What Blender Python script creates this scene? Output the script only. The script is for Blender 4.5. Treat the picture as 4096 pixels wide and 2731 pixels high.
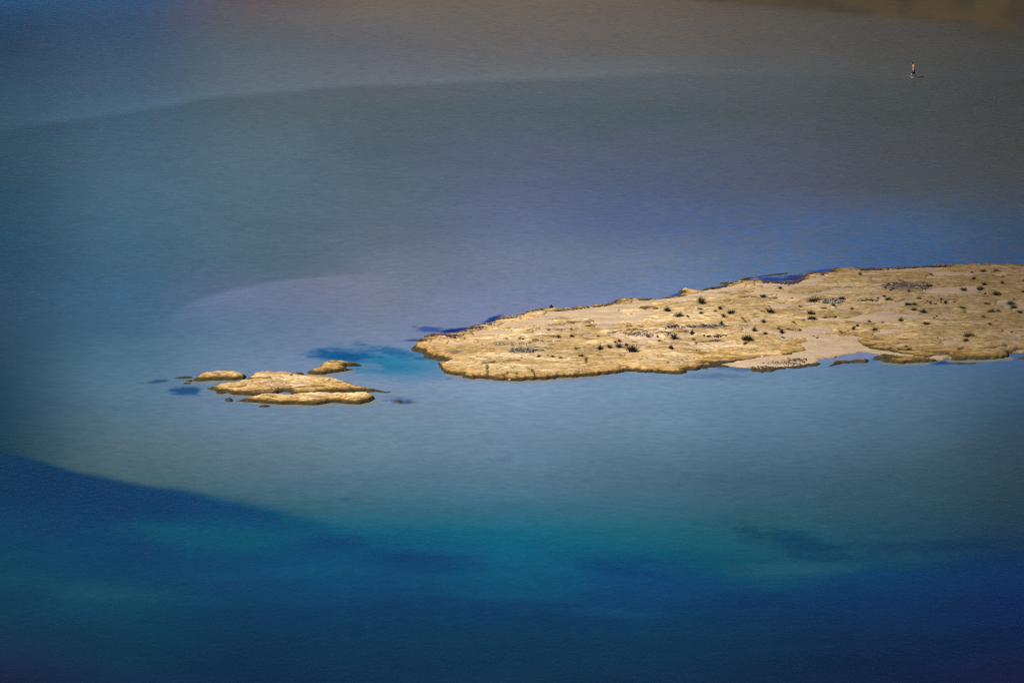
import bpy, bmesh, math, random
import numpy as np
from mathutils import Vector

scene = bpy.context.scene
for o in list(bpy.data.objects):
    bpy.data.objects.remove(o)

# ------------------------------------------------------------------ camera, sky, sun
CAM_H = 145.0
PITCH = math.radians(17.0)
HFOV = math.radians(10.0)
FPX = 2048.0 / math.tan(HFOV / 2)
cam_d = bpy.data.cameras.new('camera')
cam = bpy.data.objects.new('camera', cam_d)
scene.collection.objects.link(cam)
cam.location = (0, 0, CAM_H)
cam.rotation_euler = (math.pi / 2 - PITCH, 0, 0)
cam_d.sensor_width = 36
cam_d.lens = 18 / math.tan(HFOV / 2)
cam_d.clip_start = 1
cam_d.clip_end = 20000
scene.camera = cam

SUN_EL = math.radians(50)
SUN_DIR = Vector((-0.86, -0.5, 0)).normalized()      # horizontal direction towards the sun
world = bpy.data.worlds.new('World')
scene.world = world
world.use_nodes = True
wn = world.node_tree
bgn = wn.nodes['Background']
sky = wn.nodes.new('ShaderNodeTexSky')
sky.sky_type = 'NISHITA'
sky.sun_disc = False
sky.sun_elevation = SUN_EL
sky.sun_rotation = math.atan2(SUN_DIR.x, SUN_DIR.y)
sky.air_density = 1.0
sky.dust_density = 0.6
sky.ozone_density = 2.0
wn.links.new(sky.outputs[0], bgn.inputs[0])
bgn.inputs[1].default_value = 0.05
sd = bpy.data.lights.new('sun', 'SUN')
sd.energy = 3.6
sd.angle = math.radians(0.5)
sd.color = (1.0, 0.93, 0.80)
sun = bpy.data.objects.new('sun', sd)
scene.collection.objects.link(sun)
tosun = Vector((SUN_DIR.x * math.cos(SUN_EL), SUN_DIR.y * math.cos(SUN_EL), math.sin(SUN_EL)))
sun.rotation_euler = (-tosun).to_track_quat('-Z', 'Y').to_euler()
sun.location = (-100, 300, 200)
scene.view_settings.view_transform = 'Standard'
scene.view_settings.look = 'None'
scene.view_settings.exposure = 0.55
scene.view_settings.gamma = 1.0
scene.view_settings.use_curve_mapping = False
scene.render.engine = 'CYCLES'
scene.cycles.max_bounces = 5
scene.cycles.transparent_max_bounces = 8
scene.cycles.caustics_reflective = False
scene.cycles.caustics_refractive = False
scene.cycles.sample_clamp_indirect = 4
scene.cycles.use_denoising = False
scene.cycles.filter_width = 1.15

# ------------------------------------------------------------------ helpers
SP, CP = math.sin(PITCH), math.cos(PITCH)

def at(px, py, z=0.0):
    """world point at height z that the photograph (4096 x 2731) shows at px, py"""
    x = (px - 2048.0) / FPX
    y = -(py - 1365.5) / FPX
    dx, dy, dz = x, CP + y * SP, -SP + y * CP
    t = (z - CAM_H) / dz
    return (dx * t, dy * t, z)

def pix(X, Y, Z):
    zc = Y * CP - (Z - CAM_H) * SP
    yc = Y * SP + (Z - CAM_H) * CP
    return 2048.0 + X / zc * FPX, 1365.5 - yc / zc * FPX

_perm = np.random.RandomState(7).rand(8, 256, 256)

def vnoise(x, y, k=0):
    xi = np.floor(x).astype(int); yi = np.floor(y).astype(int)
    fx = x - xi; fy = y - yi
    fx = fx * fx * (3 - 2 * fx); fy = fy * fy * (3 - 2 * fy)
    P = _perm[k % 8]
    a = P[xi & 255, yi & 255]; b = P[(xi + 1) & 255, yi & 255]
    c = P[xi & 255, (yi + 1) & 255]; d = P[(xi + 1) & 255, (yi + 1) & 255]
    return (a * (1 - fx) + b * fx) * (1 - fy) + (c * (1 - fx) + d * fx) * fy

def fbm(x, y, k=0, n=4):
    s = 0.0; a = 0.5; t = 0.0
    for i in range(n):
        s = s + a * vnoise(x + 17.3 * i, y + 9.1 * i, k + i); t += a
        x = x * 2.03; y = y * 2.03; a *= 0.5
    return s / t          # 0..1

def sstep(a, b, x):
    t = np.clip((x - a) / (b - a), 0, 1)
    return t * t * (3 - 2 * t)

def poly_sd(X, Y, poly, closed=True):
    """signed distance to a polygon (positive inside)"""
    P = np.array(poly, float)
    n = len(P)
    shp = X.shape
    x = X.ravel(); y = Y.ravel()
    d2 = np.full(x.shape, 1e18)
    ins = np.zeros(x.shape, bool)
    for i in range(n if closed else n - 1):
        ax, ay = P[i]; bx, by = P[(i + 1) % n]
        ex, ey = bx - ax, by - ay
        L = ex * ex + ey * ey + 1e-12
        t = np.clip(((x - ax) * ex + (y - ay) * ey) / L, 0, 1)
        d2 = np.minimum(d2, (x - ax - t * ex) ** 2 + (y - ay - t * ey) ** 2)
        if closed:
            c = ((ay > y) != (by > y))
            with np.errstate(divide='ignore', invalid='ignore'):
                xx = ex * (y - ay) / (ey if ey != 0 else 1e-12) + ax
            ins ^= c & (x < xx)
    d = np.sqrt(d2)
    if closed:
        d = np.where(ins, d, -d)
    return d.reshape(shp)

def lin(c):
    c = np.asarray(c, float) / 255.0
    return np.where(c <= 0.04045, c / 12.92, ((c + 0.055) / 1.055) ** 2.4)

def grid_mesh(name, X, Y, Z, mat, keep=None, colors=None, parent=None, attrs=None):
    ny, nx = X.shape
    idx = np.arange(nx * ny).reshape(ny, nx)
    q = np.stack([idx[:-1, :-1], idx[:-1, 1:], idx[1:, 1:], idx[1:, :-1]], -1).reshape(-1, 4)
    co = np.stack([X, Y, Z], -1).reshape(-1, 3)
    if keep is not None:
        k = keep.ravel()
        q = q[k[q].all(1)]
        used = np.unique(q)
        remap = np.full(nx * ny, -1); remap[used] = np.arange(len(used))
        q = remap[q]; co = co[used]
    else:
        used = np.arange(nx * ny)
    me = bpy.data.meshes.new(name)
    me.vertices.add(len(co)); me.vertices.foreach_set('co', co.ravel().astype(np.float32))
    me.loops.add(q.size); me.loops.foreach_set('vertex_index', q.ravel().astype(np.int32))
    me.polygons.add(len(q)); me.polygons.foreach_set('loop_start', (np.arange(len(q)) * 4).astype(np.int32))
    me.polygons.foreach_set('use_smooth', np.ones(len(q), bool))
    me.update(calc_edges=True)
    if colors is not None:
        a = me.attributes.new('tint', 'FLOAT_COLOR', 'POINT')
        c = np.ones((len(co), 4), np.float32)
        c[:, :3] = colors.reshape(-1, 3)[used]
        a.data.foreach_set('color', c.ravel())
    for an, av in (attrs or {}).items():
        a = me.attributes.new(an, 'FLOAT', 'POINT')
        a.data.foreach_set('value', av.ravel()[used].astype(np.float32))
    me.materials.append(mat)
    o = bpy.data.objects.new(name, me)
    scene.collection.objects.link(o)
    if parent:
        o.parent = parent
    return o

def tag(o, label=None, cat=None, group=None, kind=None):
    if label: o['label'] = label
    if cat: o['category'] = cat
    if group: o['group'] = group
    if kind: o['kind'] = kind
    return o

def new_mat(name, rough=0.9):
    m = bpy.data.materials.new(name)
    m.use_nodes = True
    b = m.node_tree.nodes['Principled BSDF']
    b.inputs['Roughness'].default_value = rough
    b.inputs['Specular IOR Level'].default_value = 0.25
    return m, m.node_tree.nodes, m.node_tree.links, b

def nnode(N, L, t, **kw):
    n = N.new(t)
    for k, v in kw.items():
        if k.startswith('i_'):
            key = k[2:]
            key = int(key) if key.isdigit() else key
            if isinstance(v, bpy.types.NodeSocket):
                L.new(v, n.inputs[key])
            else:
                n.inputs[key].default_value = v
        else:
            setattr(n, k, v)
    return n

def mapping(N, L, scale, rot=(0, 0, 0)):
    g = N.new('ShaderNodeNewGeometry')
    m = N.new('ShaderNodeMapping')
    m.inputs['Scale'].default_value = scale
    m.inputs['Rotation'].default_value = rot
    L.new(g.outputs['Position'], m.inputs['Vector'])
    return m.outputs[0]

def mixc(N, L, mode, fac, a, b):
    n = N.new('ShaderNodeMix'); n.data_type = 'RGBA'; n.blend_type = mode
    for s, v in ((n.inputs[0], fac), (n.inputs[6], a), (n.inputs[7], b)):
        if isinstance(v, bpy.types.NodeSocket): L.new(v, s)
        else: s.default_value = v
    return n.outputs[2]

def ramp(N, L, src, p0, p1, c0=(0, 0, 0, 1), c1=(1, 1, 1, 1)):
    r = N.new('ShaderNodeValToRGB')
    r.color_ramp.elements[0].position = p0; r.color_ramp.elements[0].color = c0
    r.color_ramp.elements[1].position = p1; r.color_ramp.elements[1].color = c1
    L.new(src, r.inputs[0])
    return r.outputs[0]

# ------------------------------------------------------------------ materials
def make_bed_mat():
    m, N, L, b = new_mat('seabed', 1.0)
    b.inputs['Specular IOR Level'].default_value = 0.0
    a = nnode(N, L, 'ShaderNodeAttribute', attribute_name='tint')
    n1 = nnode(N, L, 'ShaderNodeTexNoise', i_Vector=mapping(N, L, (0.9, 1.9, 1)), i_Scale=1.0, i_Detail=6.0, i_Roughness=0.7)
    f = ramp(N, L, n1.outputs['Fac'], 0.3, 0.7, (0.85, 0.85, 0.86, 1), (1.14, 1.14, 1.13, 1))
    c = mixc(N, L, 'MULTIPLY', 1.0, a.outputs['Color'], f)
    L.new(c, b.inputs['Base Color'])
    return m

def make_water_mat():
    m = bpy.data.materials.new('lagoon_water')
    m.use_nodes = True
    N, L = m.node_tree.nodes, m.node_tree.links
    N.clear()
    out = N.new('ShaderNodeOutputMaterial')
    tr = N.new('ShaderNodeBsdfTransparent')
    gl = N.new('ShaderNodeBsdfGlossy'); gl.inputs['Roughness'].default_value = 0.06
    gl.inputs['Color'].default_value = (1, 1, 1, 1)
    wind = nnode(N, L, 'ShaderNodeAttribute', attribute_name='wind')
    n1 = nnode(N, L, 'ShaderNodeTexNoise', i_Vector=mapping(N, L, (2.2, 1.5, 1), (0, 0, math.radians(-20))), i_Scale=1.0, i_Detail=3.0, i_Roughness=0.6)
    n2 = nnode(N, L, 'ShaderNodeTexNoise', i_Vector=mapping(N, L, (5.5, 2.6, 1), (0, 0, math.radians(12))), i_Scale=1.0, i_Detail=3.0, i_Roughness=0.6)
    add = nnode(N, L, 'ShaderNodeMath', operation='MULTIPLY_ADD', i_0=n2.outputs['Fac'], i_1=0.45, i_2=n1.outputs['Fac'])
    hh = nnode(N, L, 'ShaderNodeMath', operation='MULTIPLY', i_0=add.outputs[0], i_1=wind.outputs['Fac'])
    bp = nnode(N, L, 'ShaderNodeBump', i_Height=hh.outputs[0], i_Strength=1.0, i_Distance=0.055)
    L.new(bp.outputs[0], gl.inputs['Normal'])
    fr = nnode(N, L, 'ShaderNodeFresnel', i_IOR=1.33)
    L.new(bp.outputs[0], fr.inputs['Normal'])
    # the photograph was taken through a polarising filter: about a third of the reflection is left
    pol = nnode(N, L, 'ShaderNodeMath', operation='MULTIPLY', i_0=fr.outputs[0], i_1=0.30)
    pol.use_clamp = True
    mx = N.new('ShaderNodeMixShader')
    L.new(pol.outputs[0], mx.inputs[0]); L.new(tr.outputs[0], mx.inputs[1]); L.new(gl.outputs[0], mx.inputs[2])
    L.new(mx.outputs[0], out.inputs[0])
    return m

def make_rock_mat(name, algae=True, tide=(0.03, 0.19, 0.14, 0.40)):
    m, N, L, b = new_mat(name, 0.92)
    b.inputs['Specular IOR Level'].default_value = 0.12
    tint = nnode(N, L, 'ShaderNodeAttribute', attribute_name='tint')
    s1 = nnode(N, L, 'ShaderNodeTexNoise', i_Vector=mapping(N, L, (0.55, 3.2, 5), (0, 0, math.radians(4))), i_Scale=1.0, i_Detail=7.0, i_Roughness=0.68, i_Distortion=0.5)
    s2 = nnode(N, L, 'ShaderNodeTexNoise', i_Vector=mapping(N, L, (1.5, 5.0, 6), (0, 0, math.radians(-6))), i_Scale=1.0, i_Detail=6.0, i_Roughness=0.75)
    s3 = nnode(N, L, 'ShaderNodeTexNoise', i_Vector=mapping(N, L, (0.22, 0.5, 1)), i_Scale=1.0, i_Detail=3.0)
    c = mixc(N, L, 'MIX', ramp(N, L, s1.outputs['Fac'], 0.36, 0.62), (0.80, 0.74, 0.62, 1), (1.10, 1.12, 1.16, 1))
    c2 = mixc(N, L, 'MIX', ramp(N, L, s2.outputs['Fac'], 0.36, 0.62), (0.60, 0.54, 0.45, 1), (1.30, 1.30, 1.30, 1))
    c3 = mixc(N, L, 'MIX', ramp(N, L, s3.outputs['Fac'], 0.38, 0.6), (0.96, 0.93, 0.84, 1), (1.03, 1.0, 1.0, 1))
    k = mixc(N, L, 'MULTIPLY', 1.0, tint.outputs['Color'], c)
    k = mixc(N, L, 'MULTIPLY', 1.0, k, c2)
    k = mixc(N, L, 'MULTIPLY', 1.0, k, c3)
    # thin dark joints that follow the bedding
    j = nnode(N, L, 'ShaderNodeTexNoise', i_Vector=mapping(N, L, (0.5, 2.6, 3), (0, 0, math.radians(3))), i_Scale=1.0, i_Detail=4.0, i_Roughness=0.6, i_Distortion=0.3)
    ja = nnode(N, L, 'ShaderNodeMath', operation='SUBTRACT', i_0=j.outputs['Fac'], i_1=0.5)
    jb = nnode(N, L, 'ShaderNodeMath', operation='ABSOLUTE', i_0=ja.outputs[0])
    jm = nnode(N, L, 'ShaderNodeTexNoise', i_Vector=mapping(N, L, (0.5, 1.3, 1)), i_Scale=1.0, i_Detail=2.0)
    jr = ramp(N, L, jb.outputs[0], 0.006, 0.020, (1, 1, 1, 1), (0, 0, 0, 1))
    jq = mixc(N, L, 'MULTIPLY', 1.0, jr, ramp(N, L, jm.outputs['Fac'], 0.46, 0.56))
    k = mixc(N, L, 'MIX', jq, k, (0.10, 0.065, 0.03, 1))
    if algae:
        g = N.new('ShaderNodeNewGeometry')
        sp = N.new('ShaderNodeSeparateXYZ'); L.new(g.outputs['Position'], sp.inputs[0])
        an = nnode(N, L, 'ShaderNodeTexNoise', i_Vector=mapping(N, L, (2.5, 4, 6)), i_Scale=1.0, i_Detail=5.0, i_Roughness=0.65)
        zz = nnode(N, L, 'ShaderNodeMath', operation='MULTIPLY_ADD', i_0=an.outputs['Fac'], i_1=-0.22, i_2=sp.outputs[2])
        # z - 0.22*noise: dark growth below the tide mark, ochre lichen band above
        dark = ramp(N, L, zz.outputs[0], tide[0], tide[1], (1, 1, 1, 1), (0, 0, 0, 1))
        och = ramp(N, L, zz.outputs[0], tide[2], tide[3], (1, 1, 1, 1), (0, 0, 0, 1))
        k = mixc(N, L, 'MIX', och, k, mixc(N, L, 'MULTIPLY', 1.0, k, (0.90, 0.78, 0.52, 1)))
        k = mixc(N, L, 'MIX', dark, k, mixc(N, L, 'MIX', ramp(N, L, an.outputs['Fac'], 0.35, 0.65), (0.03, 0.024, 0.014, 1), (0.085, 0.062, 0.026, 1)))
    L.new(k, b.inputs['Base Color'])
    bp = nnode(N, L, 'ShaderNodeBump', i_Height=s2.outputs['Fac'], i_Strength=1.0, i_Distance=0.075)
    L.new(bp.outputs[0], b.inputs['Normal'])
    return m

def make_sand_mat():
    m, N, L, b = new_mat('dry_sand', 1.0)
    b.inputs['Specular IOR Level'].default_value = 0.0
    tint = nnode(N, L, 'ShaderNodeAttribute', attribute_name='tint')
    s = nnode(N, L, 'ShaderNodeTexNoise', i_Vector=mapping(N, L, (2.5, 6, 1)), i_Scale=1.0, i_Detail=8.0, i_Roughness=0.8)
    c = mixc(N, L, 'MIX', ramp(N, L, s.outputs['Fac'], 0.3, 0.7), (0.88, 0.87, 0.86, 1), (1.08, 1.08, 1.08, 1))
    k = mixc(N, L, 'MULTIPLY', 1.0, tint.outputs['Color'], c)
    v = nnode(N, L, 'ShaderNodeTexNoise', i_Vector=mapping(N, L, (3.0, 9, 1)), i_Scale=1.0, i_Detail=2.0)
    k = mixc(N, L, 'MIX', ramp(N, L, v.outputs['Fac'], 0.655, 0.71), k, (0.22, 0.155, 0.10, 1))
    w = nnode(N, L, 'ShaderNodeTexNoise', i_Vector=mapping(N, L, (0.35, 1.6, 1)), i_Scale=1.0, i_Detail=5.0, i_Roughness=0.65)
    k = mixc(N, L, 'MULTIPLY', 1.0, k, mixc(N, L, 'MIX', ramp(N, L, w.outputs['Fac'], 0.38, 0.62), (0.80, 0.80, 0.79, 1), (1.07, 1.06, 1.04, 1)))
    L.new(k, b.inputs['Base Color'])
    bp = nnode(N, L, 'ShaderNodeBump', i_Height=s.outputs['Fac'], i_Strength=0.35, i_Distance=0.05)
    L.new(bp.outputs[0], b.inputs['Normal'])
    return m

def simple_mat(name, col, var=0.25, scale=8.0, rough=0.9):
    m, N, L, b = new_mat(name, rough)
    s = nnode(N, L, 'ShaderNodeTexNoise', i_Vector=mapping(N, L, (scale,) * 3), i_Scale=1.0, i_Detail=3.0)
    lo = tuple(v * (1 - var) for v in col) + (1,)
    hi = tuple(v * (1 + var) for v in col) + (1,)
    L.new(mixc(N, L, 'MIX', ramp(N, L, s.outputs['Fac'], 0.3, 0.7), lo, hi), b.inputs['Base Color'])
    return m

M_BED = make_bed_mat()
M_WATER = make_water_mat()
M_ROCK = make_rock_mat('limestone')
M_ISLET = make_rock_mat('layered_limestone', tide=(0.015, 0.12, 0.09, 0.24))
M_SAND = make_sand_mat()
M_DARKROCK = simple_mat('wet_dark_rock', (0.045, 0.036, 0.022), 0.5, 7)
M_HILL = simple_mat('dry_hillside', (0.30, 0.18, 0.07), 0.35, 0.02)

# ------------------------------------------------------------------ colour of the sea bed
# what the water shows, read off the photograph; the reflected part is taken off; the rest, with edge and corner lens falloff, is painted into the bed colour
XS = np.arange(9) * 512.0
G_SH = [  # shallow lagoon
 (0,   [(46,80,116),(56,84,122),(98,88,90),(112,98,86),(108,98,88),(104,94,84),(84,78,68),(72,68,58),(58,54,44)]),
 (80,  [(45,70,98),(60,80,110),(96,94,98),(105,100,98),(105,98,92),(102,94,88),(90,84,78),(78,74,68),(62,60,52)]),
 (200, [(48,68,92),(64,86,110),(90,100,108),(98,100,106),(100,98,98),(98,96,95),(90,88,86),(80,78,76),(68,68,66)]),
 (320, [(56,78,100),(70,92,114),(94,104,114),(98,104,112),(96,104,110),(92,100,106),(84,90,94),(76,80,80),(66,68,68)]),
 (450, [(58,82,100),(70,98,120),(88,104,112),(87,100,106),(84,98,108),(80,92,100),(78,86,90),(72,78,80),(66,68,68)]),
 (600, [(55,82,98),(74,100,120),(88,108,122),(84,98,112),(90,98,118),(86,94,112),(80,88,102),(76,80,86),(68,70,70)]),
 (750, [(50,78,98),(76,104,124),(84,108,124),(88,104,118),(90,100,126),(84,96,124),(82,90,110),(76,82,90),(68,74,80)]),
 (900, [(48,78,100),(72,104,126),(82,106,122),(92,106,122),(98,110,140),(88,102,138),(82,100,136),(72,94,126),(60,78,102)]),
 (1050,[(46,76,98),(68,100,124),(82,106,122),(104,115,133),(112,124,148),(108,124,150),(88,110,144),(68,94,136),(60,80,110)]),
 (1180,[(53,78,101),(66,102,132),(98,114,142),(116,124,146),(116,128,160),(110,128,165),(90,120,165),(75,105,150),(62,84,116)]),
 (1320,[(51,76,97),(70,104,130),(96,120,148),(114,128,154),(125,135,172),(118,134,172),(105,130,165),(85,115,148),(66,90,120)]),
 (1450,[(49,74,93),(80,115,136),(109,132,161),(126,140,175),(129,142,181),(122,142,175),(108,136,170),(88,116,148),(70,95,130)]),
 (1550,[(43,70,89),(86,117,139),(111,136,165),(124,144,170),(126,150,178),(115,144,170),(105,134,157),(90,118,142),(65,88,112)]),
 (1680,[(40,68,85),(84,111,128),(105,129,153),(111,136,157),(115,140,165),(108,136,159),(95,124,149),(80,108,130),(55,78,95)]),
 (1800,[(35,64,79),(82,107,117),(95,119,134),(101,128,146),(101,129,153),(91,122,144),(82,111,134),(70,98,115),(52,74,88)]),
 (1920,[(35,64,81),(70,98,106),(76,106,122),(82,114,134),(86,118,140),(76,106,126),(64,96,115),(56,86,102),(48,70,82)]),
 (2020,[(30,66,82),(60,92,102),(58,98,114),(58,104,124),(60,108,130),(60,102,122),(55,92,108),(50,82,98),(42,66,78)]),
 (2120,[(30,66,82),(50,92,102),(40,94,110),(30,95,120),(30,100,125),(36,98,116),(38,88,104),(40,76,96),(36,60,80)]),
 (2230,[(30,66,82),(40,90,102),(20,90,110),(16,88,116),(14,88,118),(20,84,112),(28,80,100),(32,72,92),(28,54,80)]),
 (2731,[(30,66,82),(40,90,102),(20,90,110),(16,88,116),(14,88,118),(20,84,112),(28,80,100),(32,72,92),(28,54,80)]),
]
G_DP = [  # deep water in the foreground
 (0,   [(14,56,92),(8,60,105),(4,68,108),(6,80,112),(6,88,118),(14,84,112),(24,78,104),(28,62,96),(24,50,88)]),
 (1800,[(14,58,88),(8,60,98),(4,68,108),(6,80,112),(6,88,118),(14,84,112),(24,78,104),(28,62,96),(24,50,88)]),
 (2000,[(18,58,88),(8,60,98),(4,68,108),(4,84,114),(4,90,122),(10,84,118),(20,76,106),(24,62,96),(24,50,88)]),
 (2150,[(22,64,92),(18,62,98),(6,74,106),(4,76,112),(4,90,124),(8,78,116),(14,70,106),(22,60,96),(24,50,88)]),
 (2300,[(24,66,90),(20,64,94),(14,66,102),(8,74,110),(6,84,116),(6,70,112),(10,68,105),(18,60,98),(24,50,90)]),
 (2420,[(25,63,86),(23,65,90),(18,61,92),(16,61,94),(12,61,97),(12,61,97),(12,57,92),(16,52,88),(22,42,80)]),
 (2560,[(27,53,78),(23,59,82),(18,53,80),(18,57,84),(18,57,84),(18,57,84),(16,50,77),(20,44,73),(23,40,73)]),
 (2731,[(29,40,67),(23,48,75),(20,46,73),(20,50,77),(23,52,77),(22,48,75),(22,44,69),(23,39,67),(29,35,65)]),
]
REFL_U = [(0, (0.0185, 0.0158, 0.0140)), (2731, (0.0055, 0.0105, 0.0150))]   # reflected part, far to near
GAIN = (1.26, 1.225, 1.185)

def grid_col(G, U, V):
    ys = np.array([g[0] for g in G], float)
    A = lin(np.array([g[1] for g in G]))
    u = np.clip(U / 512.0, 0, 7.9999); i = u.astype(int); fu = u - i
    fu = fu * fu * (3 - 2 * fu) * 0.5 + fu * 0.5
    v = np.clip(V, ys[0], ys[-1] - 1e-3)
    j = np.searchsorted(ys, v, side='right') - 1
    j = np.clip(j, 0, len(ys) - 2)
    fv = (v - ys[j]) / (ys[j + 1] - ys[j])
    fu = fu[..., None]; fv = fv[..., None]
    return (A[j, i] * (1 - fu) + A[j, i + 1] * fu) * (1 - fv) + (A[j + 1, i] * (1 - fu) + A[j + 1, i + 1] * fu) * fv

U_EDGE = [(-400,560),(0,518),(400,465),(800,398),(1200,360),(1600,338),(2048,318),(2600,296),(3200,300),(4600,330)]
D_EDGE = [(-500,1690),(0,1805),(174,1848),(348,1896),(557,1935),(740,1961),(871,1992),(1045,2027),(1219,2075),(1393,2127),(1524,2144),
          (1741,2160),(2048,2215),(2396,2235),(2745,2275),(2919,2310),(3093,2330),(3267,2300),(3441,2264),(3789,2250),(4096,2225),(4700,2200)]
M_EDGE = [(560,1330),(700,1240),(795,1196),(940,1153),(1156,1117),(1373,1098),(1700,1085)]

def ell(U, V, cx, cy, rx, ry, rot=0.0, soft=0.5, k=3, amp=0.35, fs=(90., 22.)):
    c, s = math.cos(rot), math.sin(rot)
    a = ((U - cx) * c + (V - cy) * s) / rx
    b = (-(U - cx) * s + (V - cy) * c) / ry
    r = np.sqrt(a * a + b * b) + amp * ((fbm(U / fs[0], V / fs[1], k, 4) - 0.5) * 2 + (fbm(U / 20, V / 3.2, k + 2, 3) - 0.5) * 1.2)
    return 1 - sstep(1 - soft, 1 + soft, r)

def bed_color(U, V):
    sh = grid_col(G_SH, U, V)
    n = (fbm(U / 300, V / 60, 1, 4) - 0.5) * 2
    # upper sand bar edge
    e = np.interp(U, [p[0] for p in U_EDGE], [p[1] for p in U_EDGE]) + n * 7
    fade = 1 - sstep(2200, 3300, U) * 0.8
    d = V - e
    up = np.exp(-np.clip(-d, 0, None) / 45) * (d < 0); dn = np.exp(-np.clip(d, 0, None) / 120) * (d >= 0)
    t = sstep(-16, 18, d)
    k = (1 + 0.17 * fade * np.exp(-np.clip(-d, 0, None) / 45) * (1 - t) - 0.13 * fade * np.exp(-np.clip(d, 0, None) / 130) * t)
    sh = sh * k[..., None]
    # middle sand bar
    e = np.interp(U, [p[0] for p in M_EDGE], [p[1] for p in M_EDGE]) + n * 5
    win = sstep(560, 850, U) * (1 - sstep(1250, 1650, U))
    d = V - e
    t = sstep(-10, 14, d) * np.exp(-np.clip(d, 0, None) / 80)
    sh = sh * (1 + (win * t)[..., None] * np.array([0.34, 0.17, 0.20]) - (win * (1 - sstep(-8, 10, d)) * np.exp(-np.clip(-d, 0, None) / 110) * 0.09)[..., None])
    dp = grid_col(G_DP, U, V)
    # lighter tongues and dark weed in the deep water
    def over(base, m, col):
        m = m[..., None]
        return base * (1 - m) + lin(col) * m
    K = dict(fs=(150, 34), amp=0.55)
    dp = over(dp, 0.75 * ell(U, V, 850, 2148, 330, 56, 0.07, 0.6, **K), (4, 82, 104))
    dp = over(dp, 0.55 * ell(U, V, 1340, 2172, 180, 30, -0.10, 0.6, **K), (0, 58, 104))
    dp = over(dp, 0.6 * ell(U, V, 1780, 2250, 280, 36, 0.03, 0.6, **K), (0, 58, 104))
    dp = over(dp, 0.6 * ell(U, V, 2130, 2275, 230, 62, 0.05, 0.6, **K), (2, 88, 116))
    dp = over(dp, 0.75 * ell(U, V, 2560, 2266, 230, 40, 0.05, 0.6, **K), (0, 58, 104))
    dp = over(dp, 0.5 * ell(U, V, 440, 2365, 330, 34, 0.08, 0.8, **K), (34, 76, 96))
    dp = over(dp, 0.4 * ell(U, V, 1230, 2285, 430, 20, -0.05, 0.8, **K), (24, 80, 106))
    dp = over(dp, 0.35 * ell(U, V, 2000, 2380, 250, 18, 0.05, 0.8, **K), (18, 84, 110))
    dp = over(dp, 0.35 * ell(U, V, 2400, 2445, 230, 16, 0.05, 0.8, **K), (20, 76, 108))
    dp = dp * (1 + 0.10 * ((fbm(U / 420 + 3, V / 70, 5, 5) - 0.5) * 2)[..., None])
    e = np.interp(U, [p[0] for p in D_EDGE], [p[1] for p in D_EDGE]) + n * np.interp(U, [0, 900, 1500, 4096], [5, 9, 22, 26])
    w = np.interp(U, [-500, 0, 700, 1100, 1500, 4096], [13, 13, 22, 38, 62, 55])
    t = sstep(-1, 1, (V - e) / w)[..., None]
    c = sh * (1 - t) + dp * t
    c = over(c, 0.55 * ell(U, V, 3210, 2180, 200, 40, 0.25, 0.6, fs=(110, 26), amp=0.8), (20, 54, 90))
    c = over(c, 0.5 * ell(U, V, 3800, 2180, 350, 24, -0.03, 0.7, fs=(130, 24), amp=0.8), (24, 50, 84))
    c = over(c, 0.5 * ell(U, V, 3180, 2275, 220, 30, -0.05, 0.7, fs=(200, 40)), (44, 90, 110))
    # brown reflection of the hill, painted into the bed colour at upper right
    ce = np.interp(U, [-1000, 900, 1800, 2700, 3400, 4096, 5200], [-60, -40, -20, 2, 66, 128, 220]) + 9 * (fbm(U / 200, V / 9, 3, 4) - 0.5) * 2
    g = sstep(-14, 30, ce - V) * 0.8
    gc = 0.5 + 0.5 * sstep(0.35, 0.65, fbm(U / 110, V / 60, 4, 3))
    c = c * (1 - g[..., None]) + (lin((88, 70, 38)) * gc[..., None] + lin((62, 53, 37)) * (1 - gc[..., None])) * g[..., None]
    # pools and weed round the islets
    c = over(c, 0.9 * ell(U, V, 1580, 1455, 250, 62, 0.06, 0.55, fs=(120, 25)), (72, 128, 164))
    c = over(c, 0.8 * ell(U, V, 1545, 1452, 130, 34, 0.05, 0.6, fs=(120, 25)), (44, 120, 158))
    c = over(c, 0.9 * ell(U, V, 1355, 1420, 125, 24, 0.03, 0.55, amp=0.5, fs=(70, 12)), (18, 86, 140))
    c = over(c, 0.7 * ell(U, V, 1600, 1412, 120, 15, 0.22, 0.6, amp=0.8, fs=(40, 7)), (20, 88, 136))
    c = over(c, 0.4 * ell(U, V, 1482, 1464, 52, 13, 0.1, 0.25, amp=0.5, fs=(40, 7)), (122, 146, 184))
    c = over(c, 0.9 * ell(U, V, 742, 1563, 62, 17, 0.05, 0.4, amp=0.5, fs=(30, 7)), (34, 74, 122))
    c = over(c, 0.85 * ell(U, V, 635, 1525, 36, 6, -0.1, 0.5, amp=0.5, fs=(30, 7)), (40, 72, 118))
    c = over(c, 0.6 * ell(U, V, 590, 1531, 44, 2.5, 0.0, 0.6, amp=0.4, fs=(30, 7)), (72, 88, 120))
    c = over(c, 0.85 * ell(U, V, 1605, 1605, 50, 9, 0.06, 0.5, amp=0.7, fs=(30, 6)), (62, 80, 118))
    c = over(c, 0.5 * ell(U, V, 1590, 1588, 60, 6, 0.1, 0.6, amp=0.6, fs=(30, 6)), (94, 112, 150))
    c = over(c, 0.95 * ell(U, V, 1835, 1325, 85, 13, -0.06, 0.4, amp=0.5, fs=(40, 7)), (20, 50, 120))
    c = over(c, 0.8 * ell(U, V, 1720, 1316, 55, 10, 0.06, 0.5, amp=0.8, fs=(30, 6)), (40, 72, 150))
    c = over(c, 0.9 * ell(U, V, 1655, 1361, 40, 4, 0.0, 0.5, amp=0.4, fs=(30, 6)), (44, 62, 130))
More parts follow.
